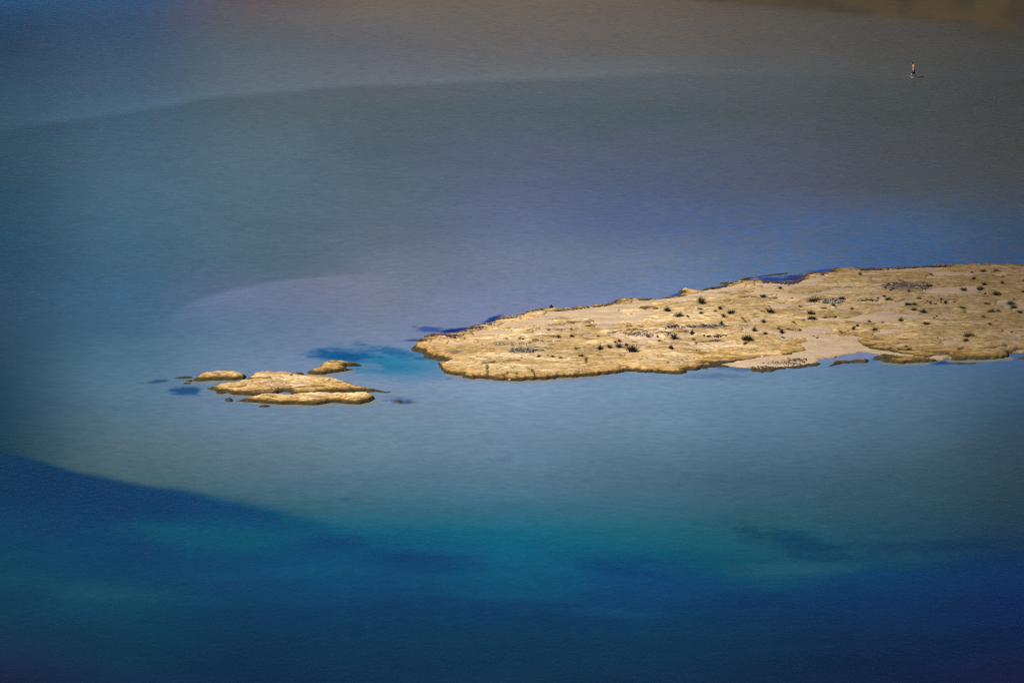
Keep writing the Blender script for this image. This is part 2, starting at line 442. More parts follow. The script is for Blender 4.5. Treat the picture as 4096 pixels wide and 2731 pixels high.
    c = over(c, 0.95 * ell(U, V, 1972, 1278, 34, 12, -0.35, 0.45, amp=0.6, fs=(30, 6)), (26, 54, 126))
    c = over(c, 0.9 * ell(U, V, 2710, 1183, 42, 10, -0.3, 0.5, amp=0.4, fs=(30, 6)), (40, 76, 150))
    c = over(c, 0.85 * ell(U, V, 3100, 1118, 70, 9, 0.06, 0.5, amp=0.4, fs=(30, 6)), (36, 62, 140))
    c = over(c, 0.8 * ell(U, V, 3180, 1110, 50, 12, -0.1, 0.4, amp=0.4, fs=(30, 6)), (44, 40, 84))
    c = over(c, 0.85 * ell(U, V, 3290, 1084, 60, 6, -0.1, 0.5, amp=0.5, fs=(30, 6)), (40, 66, 130))
    c = over(c, 0.5 * ell(U, V, 2850, 1505, 100, 9, 0.0, 0.6, amp=0.9, fs=(40, 5)), (78, 94, 132))
    c = over(c, 0.6 * ell(U, V, 2960, 1476, 90, 8, 0.05, 0.6, amp=0.9, fs=(40, 5)), (66, 82, 128))
    c = over(c, 0.6 * ell(U, V, 1800, 1515, 24, 5, 0.0, 0.5, amp=0.6, fs=(20, 5)), (90, 104, 140))
    c = over(c, 0.8 * ell(U, V, 3790, 1450, 60, 6, -0.04, 0.5, amp=0.6, fs=(30, 6)), (34, 52, 110))
    c = over(c, 0.35 * ell(U, V, 2005, 1840, 40, 6, 0.0, 0.6, amp=0.8, fs=(20, 5)), (50, 78, 100))
    c = over(c, 0.35 * ell(U, V, 1390, 1994, 34, 6, -0.1, 0.6, amp=0.8, fs=(20, 5)), (36, 70, 100))
    c = over(c, 0.85 * ell(U, V, 3400, 1424, 140, 17, -0.08, 0.4, amp=0.3, fs=(40, 8)), (124, 130, 166))
    # tan reflection of the rock fronts, painted into the bed colour
    for ln in ([(1808,1497),(1900,1513),(1966,1518),(2091,1523),(2200,1517),(2319,1506),(2408,1499)], [(3540,1449),(3623,1453),(3700,1449)], [(3805,1441),(3846,1441),(3942,1438),(4034,1432)],
               [(1010,1606),(1060,1611),(1120,1615),(1180,1616),(1270,1618),(1350,1609),(1440,1614),(1490,1603)], [(765,1523),(880,1521),(975,1518)], [(870,1573),(960,1579),(1090,1577),(1240,1577),(1460,1567)], [(1290,1497),(1400,1480)]):
        us = [p[0] for p in ln]; vs = [p[1] for p in ln]
        b = (U > min(us) - 30) & (U < max(us) + 30) & (V > min(vs) - 20) & (V < max(vs) + 30)
        if b.any():
            dd = poly_sd(U[b] / 2.5, V[b] + 5 * (fbm(U[b] / 26, V[b] / 9, 4, 4) - 0.5), [(p / 2.5, q + 2) for p, q in zip(us, vs)], closed=False)
            m = (0.62 * (1 - sstep(3, 11, dd)))[:, None]
            c[b] = c[b] * (1 - m) + lin((142, 130, 92)) * m
    # blue and grey flecks above the right half of the islet
    fl = sstep(0.44, 0.56, fbm(U / 16, V / 6, 2, 4) * 0.6 + fbm(U / 55, V / 16, 4, 2) * 0.4)
    win = sstep(2000, 3000, U) * sstep(620, 900, V) * (1 - sstep(1130, 1220, V))
    c = c * (1 + (win * (fl - 0.5))[..., None] * np.array([-0.14, 0.0, 0.14]))
    c = c * (1 + 0.05 * n[..., None])
    return c

def refl(V):
    f = np.clip(V / 2731.0, 0, 1)[..., None]
    return np.array(REFL_U[0][1]) * (1 - f) + np.array(REFL_U[1][1]) * f

# ------------------------------------------------------------------ sea bed and water
def axis(segs):
    out = []
    for a, b, s in segs:
        out.append(np.arange(a, b, s))
    return np.concatenate(out + [np.array([segs[-1][1]])])

def bed_height(U, V):
    e = np.interp(U, [p[0] for p in D_EDGE], [p[1] for p in D_EDGE])
    h = -0.30 - 2.6 * sstep(-20, 500, V - e) - 0.25 * sstep(1700, 2100, V)
    h = h + 0.12 * sstep(-60, 0, 360 - V)
    h = h + 0.14 * ell(U, V, 3656, 310, 160, 60, 0, 0.6, amp=0.0)
    sh = np.maximum(ell(U, V, 1150, 1540, 700, 150, 0, 0.35, amp=0.0), sstep(1300, 1700, U) * sstep(880, 1030, V) * (1 - sstep(1530, 1640, V)))
    h = h + 0.235 * sh
    h = h - 0.3 * ell(U, V, 1560, 1440, 160, 35, 0, 0.6, amp=0.0)
    return h

xs = axis([(-9000, -1500, 500), (-1500, -200, 60), (-200, -62, 6), (-62, 62, 0.17), (62, 200, 6), (200, 1500, 60), (1500, 9000, 500)])
ys = axis([(-2000, 100, 150), (100, 360, 12), (360, 385, 1.0), (385, 448, 0.45), (448, 520, 0.24), (520, 612, 0.45), (612, 640, 2), (640, 1400, 40), (1400, 9000, 400)])
BX, BY = np.meshgrid(xs, ys)
U0, V0 = pix(BX, np.maximum(BY, 300), -0.3)
BZ = bed_height(U0, V0)
BX_, BYc = BX, np.maximum(BY, 300)
U1, V1 = pix(BX_, BYc, BZ)
U1 = np.clip(U1, -600, 4700); V1 = np.clip(V1, -200, 3000)
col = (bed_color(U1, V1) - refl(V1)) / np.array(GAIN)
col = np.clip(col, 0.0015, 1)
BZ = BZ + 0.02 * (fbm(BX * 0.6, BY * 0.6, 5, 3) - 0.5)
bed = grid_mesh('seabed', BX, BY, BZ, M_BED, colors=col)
tag(bed, 'pale sandy lagoon bed shelving into deep blue water', kind='structure')

xs2 = axis([(-9000, -900, 600), (-900, -90, 30), (-90, 90, 1.5), (90, 900, 30), (900, 9000, 600)])
ys2 = axis([(-2000, 300, 100), (300, 384, 12), (384, 640, 1.5), (640, 1000, 20), (1000, 9000, 500)])
WX, WY = np.meshgrid(xs2, ys2)
WU, WV = pix(WX, np.maximum(WY, 300), 0)
calm_edge = np.interp(WU, [-1000, 900, 1800, 2700, 3400, 4096, 5200], [-60, -40, -20, 2, 66, 128, 220]) + 10 * (fbm(WU / 260, WV / 16, 3, 3) - 0.5)
wind = 0.15 + 0.85 * sstep(-12, 16, WV - calm_edge)
wind = wind * (1 - 0.80 * sstep(1230, 1330, WV) * (1 - sstep(1620, 1800, WV)))
wind = wind * (1 - 0.3 * sstep(1950, 2300, WV)) * (0.75 + 0.5 * fbm(WU / 260, WV / 50, 6, 3))
water = grid_mesh('water', WX, WY, np.zeros_like(WX), M_WATER, attrs={'wind': wind})
tag(water, 'calm blue lagoon water rippled by light wind', kind='structure')

# ------------------------------------------------------------------ the hill across the lagoon (seen only as a reflection)
hx = np.linspace(-2600, 2600, 150); hy = np.linspace(1150, 2600, 50)
HX, HY = np.meshgrid(hx, hy)
HZ = (HY - 1200) * 0.27 * (0.75 + 0.6 * fbm(HX / 300, HY / 300, 2, 5)) * (0.4 + 0.6 * sstep(-600, 150, HX))
HZ = HZ + 30 * (fbm(HX / 90, HY / 90, 3, 4) - 0.5) * sstep(1150, 1400, HY) - 3
hill = grid_mesh('hill', HX, HY, HZ, M_HILL)
tag(hill, 'dry brown hillside on the far shore of the lagoon', kind='structure')

# ------------------------------------------------------------------ the main islet
TOP = [(1660,1361),(1680,1358),(1701,1353),(1698,1345),(1743,1337),(1790,1336),(1826,1331),(1859,1323),(1883,1308),(1915,1300),(1951,1296),(1975,1288),(1984,1279),
 (1978,1275),(2002,1269),(2046,1264),(2088,1257),(2112,1247),(2136,1239),(2165,1236),(2195,1239),(2228,1238),(2245,1237),(2304,1231),(2379,1222),(2438,1215),(2462,1204),
 (2486,1197),(2542,1195),(2602,1197),(2646,1194),(2688,1186),(2715,1183),(2725,1177),(2724,1171),(2712,1167),(2730,1161),(2780,1160),(2810,1158),(2834,1154),
 (2870,1149),(2896,1143),(2899,1136),(2880,1132),(2927,1129),(2960,1123),(2991,1120),(3055,1123),(3119,1128),(3167,1128),(3192,1123),(3211,1112),(3220,1102),(3250,1094),
 (3300,1091),(3326,1086),(3339,1080),(3330,1073),(3431,1071),(3438,1076),(3500,1075),(3623,1070),(3719,1063),(3846,1058),(3910,1055),(3971,1057),(4096,1059),
 (4300,1052),(4700,1060),(5000,1110)]
BOT = [(5200,1250),(5000,1390),(4600,1420),(4300,1400),(4096,1406),(4034,1414),(4040,1424),(4010,1430),(3942,1435),(3846,1438),(3805,1438),(3799,1433),(3770,1440),(3736,1442),(3687,1446),(3623,1450),
 (3537,1446),(3489,1433),(3527,1422),(3500,1412),(3453,1406),(3400,1414),(3342,1424),(3278,1434),(3259,1445),(3278,1457),(3224,1464),(3151,1469),(3122,1475),(3087,1483),
 (3049,1486),(3007,1481),(3004,1472),(2969,1470),(2927,1464),(2864,1466),(2795,1475),(2750,1479),(2745,1487),(2730,1494),(2691,1496),(2631,1490),(2542,1485),(2498,1487),
 (2408,1496),(2319,1503),(2200,1514),(2157,1517),(2091,1520),(2002,1520),(1966,1515),(1898,1511),(1847,1504),(1808,1495),(1778,1491),(1775,1483),(1758,1473),(1758,1465),
 (1764,1455),(1778,1450),(1812,1447),(1746,1436),(1704,1418),(1692,1406),(1656,1396),(1653,1388),(1662,1380),(1698,1375),(1701,1371),(1689,1366)]

def w2(p, z=0.0):
    q = at(p[0], p[1], z); return (q[0], q[1])

IX = np.arange(-11.0, 62.0, 0.11)
IY = np.concatenate([np.arange(462.5, 470, 0.10), np.arange(470, 500, 0.13), np.arange(500, 513.0, 0.16)])
TX, TY = np.meshgrid(IX, IY)
wob = (fbm(TX * 1.6, TY * 1.6, 0, 4) - 0.5)
wx = TX + 0.6 * (fbm(TX * 1.5, TY * 1.5, 3, 4) - 0.5) + 0.25 * (fbm(TX * 5, TY * 5, 5, 3) - 0.5); wy = TY + 0.8 * (fbm(TX * 1.5 + 40, TY * 1.5, 4, 4) - 0.5) + 0.35 * (fbm(TX * 4.5, TY * 5 + 11, 6, 3) - 0.5)
out_poly = [w2(p) for p in TOP + BOT]
D_all = poly_sd(wx, wy, out_poly)
D_top = poly_sd(wx, wy, [w2(p) for p in TOP], closed=False)
D_bot = poly_sd(wx, wy, [w2(p) for p in BOT + TOP[:1]], closed=False)
INS = D_all > 0
BEACH = [(3527,1422),(3500,1412),(3453,1406),(3400,1414),(3342,1424),(3278,1434),(3259,1445),(3278,1457),(3224,1464),(3151,1469),(3122,1475),(3087,1483),(3049,1486),(3007,1481),(3004,1472),(2969,1470),(2927,1464)]
D_bch = poly_sd(wx, wy, [w2(p) for p in BEACH], closed=False)
D_bch2 = poly_sd(wx, wy, [w2(p) for p in [(3730,1442),(3770,1440),(3800,1434)]], closed=False)
front = 0.40 * (1 - np.exp(-D_bot / 0.40)) + 0.38 * (1 - np.exp(-D_bot / 5.0))
back = 0.03 + 0.24 * (1 - np.exp(-D_top / 0.9)) + 0.3 * (1 - np.exp(-D_top / 8))
BASE = np.minimum(np.minimum(front, back), 0.015 + 0.075 * np.minimum(D_bch, D_bch2 + 1.2))
BASE = np.where(INS, BASE, -2.6 * (-D_all) - 0.02)

def base_h(x, y):
    j = np.clip(np.searchsorted(IX, x) - 1, 0, len(IX) - 2); i = np.clip(np.searchsorted(IY, y) - 1, 0, len(IY) - 2)
    return float(BASE[i, j])

def on_islet(px, py):
    z = 0.3
    for _ in range(8):
        x, y, _z = at(px, py, z)
        z = 0.5 * z + 0.5 * max(0.0, base_h(x, y))
    x, y, _z = at(px, py, z)
    return x, y, z

TU, TV = pix(TX, TY, np.clip(BASE, 0, 2))
TVn = TV + 8 * (fbm(TX * 1.1, TY * 2.6, 6, 5) - 0.5) + 6 * (fbm(TX * 5, TY * 9, 1, 3) - 0.5)
TUn = TU + 26 * (fbm(TX * 1.3, TY * 1.3, 7, 4) - 0.5)

def px_mask(poly, soft=4.0, stretch=3.0):
    """soft mask of a polygon in photograph pixels; vertical distance counts more than horizontal"""
    P = [(a / stretch, b) for a, b in poly]
    d = poly_sd(TUn / stretch, TVn, P)
    return sstep(-soft, soft, d)

SAND_POLYS = [
 [(1889,1329),(1898,1338),(1972,1336),(2040,1330),(2076,1325),(2032,1321),(1972,1317),(1936,1315)],
 [(1996,1305),(2061,1312),(2106,1302),(2165,1296),(2225,1293),(2205,1272),(2250,1262),(2330,1270),(2360,1277),(2395,1290),(2375,1302),(2430,1300),(2500,1283),(2560,1283),(2585,1262),(2650,1246),(2600,1240),
  (2560,1228),(2550,1217),(2600,1209),(2680,1205),(2730,1202),(2790,1193),(2870,1183),(2810,1176),(2870,1167),(2940,1163),(2990,1148),(2950,1141),(2900,1148),
  (2840,1157),(2720,1188),(2600,1199),(2500,1202),(2438,1221),(2304,1238),(2190,1245),(2180,1262),(2124,1274),(2088,1281),(2017,1286)],
 [(3020,1128),(3120,1133),(3190,1128),(3240,1112),(3290,1101),(3320,1104),(3270,1120),(3280,1136),(3200,1149),(3140,1158),(3110,1151),(3030,1139)],
 [(3115,1173),(3260,1171),(3330,1156),(3400,1156),(3340,1173),(3290,1179),(3210,1187),(3150,1193),(3110,1191)],
 [(3190,1328),(3230,1302),(3320,1300),(3330,1318),(3300,1338),(3350,1352),(3400,1342),(3420,1340),(3430,1365),(3480,1392),(3520,1400),(3620,1413),(3700,1424),(3600,1420),(3453,1408),
  (3340,1426),(3278,1436),(3255,1450),(3160,1462),(3050,1472),(2950,1466),(2900,1456),(2950,1442),(3060,1422),(3150,1418),(3180,1410),(3235,1398),(3200,1368),(3238,1362),(3215,1345)],
 [(3440,1258),(3540,1240),(3590,1247),(3640,1256),(3720,1263),(3760,1274),(3600,1277),(3500,1287),(3430,1284),(3380,1274)],
 [(3500,1226),(3560,1213),(3640,1196),(3660,1201),(3620,1222),(3580,1228),(3510,1230)],
 [(3700,1152),(3780,1147),(3900,1141),(3940,1150),(3900,1170),(3850,1177),(3780,1174),(3690,1165)],
 [(3430,1083),(3560,1077),(3720,1067),(3800,1068),(3740,1076),(3640,1084),(3500,1083)],
 [(3700,1087),(3760,1081),(3860,1088),(3840,1098),(3750,1096)],
 [(2500,1345),(2560,1330),(2640,1318),(2760,1300),(2790,1298),(2770,1312),(2650,1322),(2570,1336),(2650,1350),(2600,1358),(2530,1350)],
 [(2785,1367),(2860,1367),(2868,1374),(2790,1375)], [(2560,1437),(2600,1433),(2650,1434),(2640,1441),(2580,1443)],
 [(2730,1436),(2800,1430),(2790,1436),(2740,1440)], [(2672,1450),(2720,1446),(2710,1458),(2680,1457)], [(2850,1386),(2900,1377),(2980,1374),(2970,1383),(2900,1388)],
 [(1915,1361),(1945,1360),(1965,1365),(1950,1369),(1925,1367)], [(2330,1340),(2375,1334),(2370,1340),(2340,1344)], [(2424,1365),(2455,1371),(2440,1375)],
 [(3740,1420),(3790,1415),(3800,1428),(3760,1436),(3700,1428)], [(2745,1238),(2775,1235),(2770,1242),(2748,1244)], [(3000,1272),(3040,1268),(3050,1287),(3012,1282)],
 [(3490,1110),(3540,1106),(3530,1114),(3495,1116)], [(1720,1357),(1760,1356),(1770,1362),(1730,1364)], [(4040,1405),(4110,1396),(4200,1394),(4120,1403),(4050,1410)],
 [(3990,1200),(4040,1196),(4090,1205),(4110,1230),(4060,1240),(4000,1222)],
]
ROCK_IN = [
 [(2475,1247),(2500,1234),(2540,1230),(2575,1246),(2540,1252),(2520,1263),(2505,1252)],
 [(2462,1212),(2490,1202),(2535,1202),(2525,1213),(2490,1217)],
 [(3296,1338),(3330,1327),(3395,1328),(3406,1337),(3380,1347),(3340,1354),(3310,1346)],
]
sand = np.zeros_like(TX)
for p in SAND_POLYS:
    sand = np.maximum(sand, px_mask(p, 4.0))
for p in ROCK_IN:
    sand = sand * (1 - px_mask(p, 2.2))
little = sstep(0.62, 0.70, fbm(TX * 0.35 + 5, TY * 1.1, 5, 4)) * (D_bot > 2.0) * (D_top > 1.0)   # small pockets of blown sand
sand = np.maximum(sand, little)
# wrack on the far shore, and the debris heaps
rel = 0.22 * (fbm(TX * 0.45, TY * 1.5, 1, 5) - 0.5) + 0.11 * (fbm(TX * 2.0, TY * 4.0, 2, 3) - 0.5)
# bedding: tilted layers that break off in small ledges
q = (TY * 0.55 + TX * 0.05 + 1.6 * fbm(TX * 0.22, TY * 0.5, 2, 4))
st = q * 1.3 - np.floor(q * 1.3)
rel = rel + 0.14 * (np.clip(st / 0.85, 0, 1) - sstep(0.85, 0.93, st)) - 0.05
CR = []
CRACKS = [
 [(1911,1505),(1960,1507),(2010,1500),(2040,1490),(2066,1488),(2073,1494)],
 [(2122,1480),(2141,1490),(2148,1510),(2156,1518)], [(2128,1478),(2110,1474)], [(1948,1465),(1952,1485),(1950,1500)],
 [(2039,1442),(2083,1441)], [(1928,1450),(1975,1447)], [(1842,1486),(1861,1487)], [(1876,1430),(1940,1428)], [(1750,1422),(1775,1422)],
 [(2270,1287),(2310,1289),(2330,1287),(2362,1286)], [(2107,1322),(2125,1320)], [(2184,1328),(2197,1319),(2216,1309),(2212,1305)],
 [(2228,1321),(2260,1320),(2282,1314)], [(2440,1333),(2500,1322),(2530,1320),(2551,1317)], [(2560,1320),(2588,1322)], [(2620,1330),(2640,1332),(2690,1326),(2750,1324)],
 [(2560,1228),(2610,1229),(2630,1232)], [(2783,1372),(2790,1364),(2880,1362)], [(2480,1464),(2500,1466),(2520,1464)], [(2350,1430),(2349,1450)],
 [(3187,1325),(3198,1322),(3199,1316)], [(3205,1314),(3220,1305)], [(3150,1312),(3165,1318),(3187,1327)], [(3356,1323),(3380,1325),(3392,1322)], [(3423,1338),(3432,1345),(3442,1343)],
 [(3391,1290),(3410,1288),(3460,1293),(3500,1295)], [(3630,1278),(3690,1275),(3720,1273)], [(3450,1293),(3500,1298)],
 [(3340,1150),(3390,1144),(3430,1147)], [(3280,1269),(3335,1268)], [(3570,1200),(3620,1198)], [(3480,1398),(3500,1400),(3550,1400),(3565,1392)],
 [(3590,1396),(3630,1400),(3650,1392)], [(3920,1393),(3970,1388),(4000,1382),(4025,1384)], [(3830,1394),(3850,1393)], [(3870,1424),(3990,1428)],
 [(3940,1184),(3975,1178)], [(3128,1415),(3165,1416)], [(2960,1187),(3050,1190),(3112,1188)], [(3085,1178),(3110,1167)], [(2990,1285),(2970,1270),(2990,1265)],
 [(1700,1437),(1740,1438),(1790,1436)], [(1740,1426),(1800,1428)], [(3780,1430),(3800,1424),(3790,1412)], [(3520,1422),(3540,1427),(3560,1440)],
 [(2050,1466),(2060,1466)], [(2200,1340),(2230,1344)], [(2130,1360),(2150,1358)], [(2900,1205),(2920,1203)], [(2830,1460),(2790,1468)],
]
crack = np.zeros_like(TX)
for c in CRACKS:
    us = [p[0] for p in c]; vs = [p[1] for p in c]
    box = (TU > min(us) - 20) & (TU < max(us) + 20) & (TV > min(vs) - 14) & (TV < max(vs) + 14)
    if not box.any(): continue
    dd = poly_sd(TUn[box] / 1.6, TVn[box], [(a / 1.6 , b) for a, b in c], closed=False)
    v = 1 - sstep(1.3, 4.2, dd)
    crack[box] = np.maximum(crack[box], v)
taper = sstep(0.0, 0.5, np.minimum(D_bot, D_top))
RH = BASE + np.where(INS, rel * taper, 0) + np.where(INS, 0.05 * wob, 0)
RH = RH - sand * 0.30 * np.where(INS, 1, 0) - crack * 0.10
RH = np.where(INS, RH, BASE)
SH_ = BASE - 0.03 + 0.05 * (fbm(TX * 0.4, TY * 0.7, 4, 3) - 0.5)
SH_ = np.where(sand > 0.02, SH_ - (1 - np.clip(sand * 1.6, 0, 1)) * 0.12, BASE - 0.5)
SH_ = np.where(INS, np.maximum(SH_, BASE * 0.4 - 0.02), BASE - 0.02)

# colour of the rock: pale tan, ochre along the weather side, greyer brown to the right, with lens falloff painted in as darkening
pale = np.array([0.76, 0.585, 0.365]); tan = np.array([0.56, 0.405, 0.215]); ochre = np.array([0.46, 0.29, 0.10]); grey = np.array([0.13, 0.095, 0.052]); olive = np.array([0.30, 0.22, 0.10])
f1 = sstep(0.40, 0.66, fbm(TX * 0.30, TY * 0.9, 3, 5))
f2 = sstep(0.45, 0.65, fbm(TX * 0.2 + 9, TY * 0.55, 6, 4))
RC = tan[None, None] * (1 - f1[..., None]) + pale * f1[..., None]
RC = RC * (1 - 0.5 * f2[..., None]) + olive * 0.5 * f2[..., None]
o = (np.exp(-D_bot / 1.8) * 0.5)[..., None]
RC = RC * (1 - o) + ochre * o
right_falloff = sstep(2500, 4150, TU + 260 * (1250 - TV) / 200.0)
RC = RC * (1 - 0.9 * right_falloff[..., None]) + grey * 0.9 * right_falloff[..., None]
RC = RC * (1 - 0.88 * crack[..., None]) + np.array([0.05, 0.032, 0.015]) * 0.88 * crack[..., None]
for cx, cy, rx, ry, c3 in [(2090,1403,52,13,(0.20,0.17,0.15)), (2840,1307,80,9,(0.17,0.14,0.12)), (3620,1144,80,15,(0.06,0.05,0.05)), (3340,1206,42,8,(0.16,0.13,0.10)),
                           (1815,1409,32,5,(0.16,0.12,0.09)), (3507,1356,22,5,(0.12,0.09,0.08)), (3612,1354,18,3,(0.06,0.045,0.045)), (3230,1430,60,7,(0.2,0.14,0.1))]:
    mm = 0.8 * ell(TU, TV, cx, cy, rx, ry, 0.0, 0.45, amp=0.6, fs=(18, 4))[..., None]
    RC = RC * (1 - mm) + np.array(c3) * mm
SC = np.array([0.56, 0.41, 0.28])[None, None] * np.ones_like(RC)
SC = SC * (1 - 0.8 * right_falloff[..., None]) + np.array([0.165, 0.122, 0.092]) * 0.8 * right_falloff[..., None]  # the lens falloff to the right is painted into the sand too
sf = (sstep(0.45, 1.0, sand) * (0.55 + 0.45 * sstep(0.35, 0.6, fbm(TX * 0.8, TY * 2.4, 2, 5))))[..., None]
SC = SC * sf + (0.45 * SC + 0.55 * RC) * (1 - sf)
rub = np.maximum(px_mask([(2440,1340),(2500,1325),(2600,1315),(2790,1298),(2770,1315),(2600,1330),(2650,1352),(2530,1352)]), px_mask([(2850,1388),(2900,1375),(2985,1372),(2975,1386)]))[..., None]
SC = SC * (1 - rub) + np.array([0.70, 0.53, 0.40]) * rub
wet = (np.exp(-np.minimum(D_top, D_bot) / 0.25) * 0.5)[..., None]
SC = SC * (1 - wet) + np.array([0.30, 0.21, 0.16]) * wet

keep = D_all > -0.35
islet = grid_mesh('islet', TX, TY, RH, M_ISLET, keep=keep, colors=RC)
tag(islet, 'long flat islet of layered tan limestone with sand drifts and scattered shrubs', kind='structure')
skeep = (sand > 0.02) & INS
sk = skeep.copy()
for ax in (0, 1):
    for s in (-1, 1):
        sk |= np.roll(skeep, s, ax)
sandp = grid_mesh('sand', TX, TY, SH_, M_SAND, keep=sk & (D_all > -0.3), colors=SC, parent=islet)

# ------------------------------------------------------------------ smaller rocks
def rock(poly_px, H, name, label, group=None, mat=None, res=0.07, wdt=0.34, lift=0.8, tint=None, up=None, rough=0.19, sandp=None, cat='rock', cracks=(), top=None):
    P = np.array(poly_px, float)
    area = 0.5 * np.sum(P[:, 0] * np.roll(P[:, 1], -1) - np.roll(P[:, 0], -1) * P[:, 1])
    n = len(P); Q = []
    for i in range(n):
        t = P[(i + 1) % n] - P[i - 1]
        nrm = np.array([t[1], -t[0]]) * (1 if area > 0 else -1)
        nrm /= (np.linalg.norm(nrm) + 1e-9)
        s = max(0.0, -nrm[1]) * H * 45 * lift
        Q.append(w2((P[i][0], P[i][1] + s)))
    Q = np.array(Q)
    c = Q.mean(0)
    x = np.arange(Q[:, 0].min() - 0.5, Q[:, 0].max() + 0.5, res)
    y = np.arange(Q[:, 1].min() - 0.5, Q[:, 1].max() + 0.5, res)
    X, Y = np.meshgrid(x, y)
    A = X + 0.20 * (fbm(X * 1.9, Y * 1.9, 2, 4) - 0.5); B = Y + 0.22 * (fbm(X * 1.9 + 31, Y * 1.9, 5, 4) - 0.5)
    D = poly_sd(A, B, Q)
    I = D > 0
    Z = H * (1 - np.exp(-np.clip(D, 0, None) / wdt))
    Z = Z + I * np.clip(D / 0.4, 0, 1) * 1.5 * (rough * (fbm(X * 0.7, Y * 1.8, 3, 5) - 0.5) + 0.3 * rough * (fbm(X * 4, Y * 6, 1, 3) - 0.5))
    q = Y * 0.9 + X * 0.06 + 1.2 * fbm(X * 0.3, Y * 0.8, 2, 3)
    st = q * 1.5 - np.floor(q * 1.5)
    Z = Z + I * np.clip(D / 0.5, 0, 1) * 0.45 * rough * (np.clip(st / 0.85, 0, 1) - sstep(0.85, 0.94, st) - 0.5)
    Z = np.where(I, Z, -2.6 * (-D))
    f1 = sstep(0.40, 0.66, fbm(X * 0.5, Y * 1.4, 3, 5))[..., None]
    C = tan * (1 - f1) + pale * f1
    o = (np.exp(-np.clip(D, 0, None) / 0.4) * 0.6)[..., None]
    C = C * (1 - o) + ochre * o
    if tint is not None:
        C = C * np.array(tint)
    if sandp is not None:
        U, V = pix(X, Y, Z)
        m = sstep(-2.5, 2.5, poly_sd((U + 20 * (fbm(X * 1.6, Y * 1.6, 7, 4) - 0.5)) / 3, V + 8 * (fbm(X * 1.6, Y * 3, 6, 5) - 0.5), [(a / 3, b) for a, b in sandp]))[..., None]
        C = C * (1 - m) + np.array([0.72, 0.58, 0.47]) * m
        Z = Z - 0.06 * m[..., 0]
    if len(cracks):
        U, V = pix(X, Y, Z)
        for cc in cracks:
            dd = poly_sd(U / 1.6, V + 4 * (fbm(X * 2, Y * 3, 6, 3) - 0.5), [(a / 1.6, b) for a, b in cc], closed=False)
            k = (1 - sstep(1.0, 3.4, dd))
            Z = Z - 0.07 * k * I
            C = C * (1 - 0.8 * k[..., None]) + np.array([0.06, 0.04, 0.02]) * 0.8 * k[..., None]
    Z0 = 0.0
    ob = grid_mesh(name, X - c[0], Y - c[1], Z - Z0, mat or M_ROCK, keep=D > -0.28, colors=C)
    ob.location = (c[0], c[1], Z0)
    tag(ob, label, cat, group)
    return ob

GR = 'rocks standing in the shallow water off the islet'
rock([(742,1521),(765,1512),(790,1498),(815,1487),(850,1482),(900,1480),(945,1482),(975,1490),(985,1497),(984,1508),(975,1515),(940,1517),(880,1518),(820,1520),(780,1521)],
     0.50, 'rock', 'smooth oblong tan rock with dark waterline, leftmost of the larger rocks', GR, wdt=0.36, lift=0.6)
rock([(994,1503),(1010,1490),(1030,1482),(1055,1480),(1090,1483),(1150,1487),(1170,1492),(1215,1496),(1240,1495),(1290,1500),(1340,1510),(1395,1526),(1410,1529),(1425,1538),(1450,1543),(1500,1549),
      (1545,1556),(1560,1565),(1545,1568),(1500,1564),(1480,1566),(1440,1566),(1380,1566),(1300,1570),(1240,1577),(1190,1578),(1166,1574),(1160,1566),(1135,1564),(1115,1569),(1095,1576),(1040,1579),(960,1577),(930,1576),(918,1570),
      (905,1567),(880,1566),(865,1571),(868,1562),(840,1556),(828,1550),(840,1542),(870,1534),(920,1526),(985,1517),(988,1508)],
     0.48, 'rock', 'broad low tan rock ledge with a sand pocket, middle and widest of the left group', GR, wdt=0.45, lift=0.5,
     sandp=[(1035,1560),(1070,1545),(1110,1532),(1180,1524),(1250,1526),(1215,1540),(1170,1552),(1100,1556),(1060,1566)],
     cracks=[[(930,1562),(980,1566),(1040,1560),(1090,1557)],[(1190,1571),(1250,1570),(1330,1565),(1460,1562)],[(1350,1525),(1360,1528),(1395,1527)],[(1000,1512),(1050,1510),(1085,1508)],[(1400,1550),(1415,1558)],[(1462,1550),(1465,1562)],
             [(920,1545),(950,1548),(985,1540)],[(1160,1550),(1200,1545),(1300,1540)],[(1165,1500),(1168,1496)],[(1316,1520),(1322,1515)]])
rock([(945,1600),(960,1592),(980,1588),(1020,1583),(1060,1577),(1100,1577),(1150,1579),(1200,1576),(1240,1572),(1300,1573),(1370,1570),(1430,1569),(1470,1571),(1488,1578),(1500,1587),(1494,1596),(1475,1605),(1440,1613),(1390,1612),
      (1350,1607),(1320,1608),(1270,1616),(1220,1617),(1180,1614),(1120,1614),(1060,1610),(1010,1605),(965,1603)],
     0.55, 'rock', 'long narrow tan rock like a loaf in front of the sandy ledge, nearest the viewer', GR, wdt=0.36, lift=0.42,
     cracks=[[(1203,1607),(1222,1603),(1270,1600)],[(1065,1598),(1080,1592),(1090,1595)],[(1430,1600),(1470,1596),(1490,1590)]])
rock([(1226,1491),(1245,1478),(1270,1468),(1285,1452),(1315,1443),(1335,1441),(1350,1445),(1365,1442),(1400,1446),(1430,1449),(1445,1452),(1440,1457),(1415,1460),(1385,1462),(1372,1466),(1395,1470),(1415,1472),(1400,1478),(1360,1484),(1310,1492),(1290,1496),(1260,1495)],
     0.34, 'rock', 'forked tan rock shaped like a crab claw beside the turquoise pool', GR, wdt=0.30, lift=0.45, tint=(0.9, 0.9, 0.85), cracks=[[(1316,1444),(1335,1447),(1350,1444),(1362,1447)],[(1330,1482),(1333,1490)]])
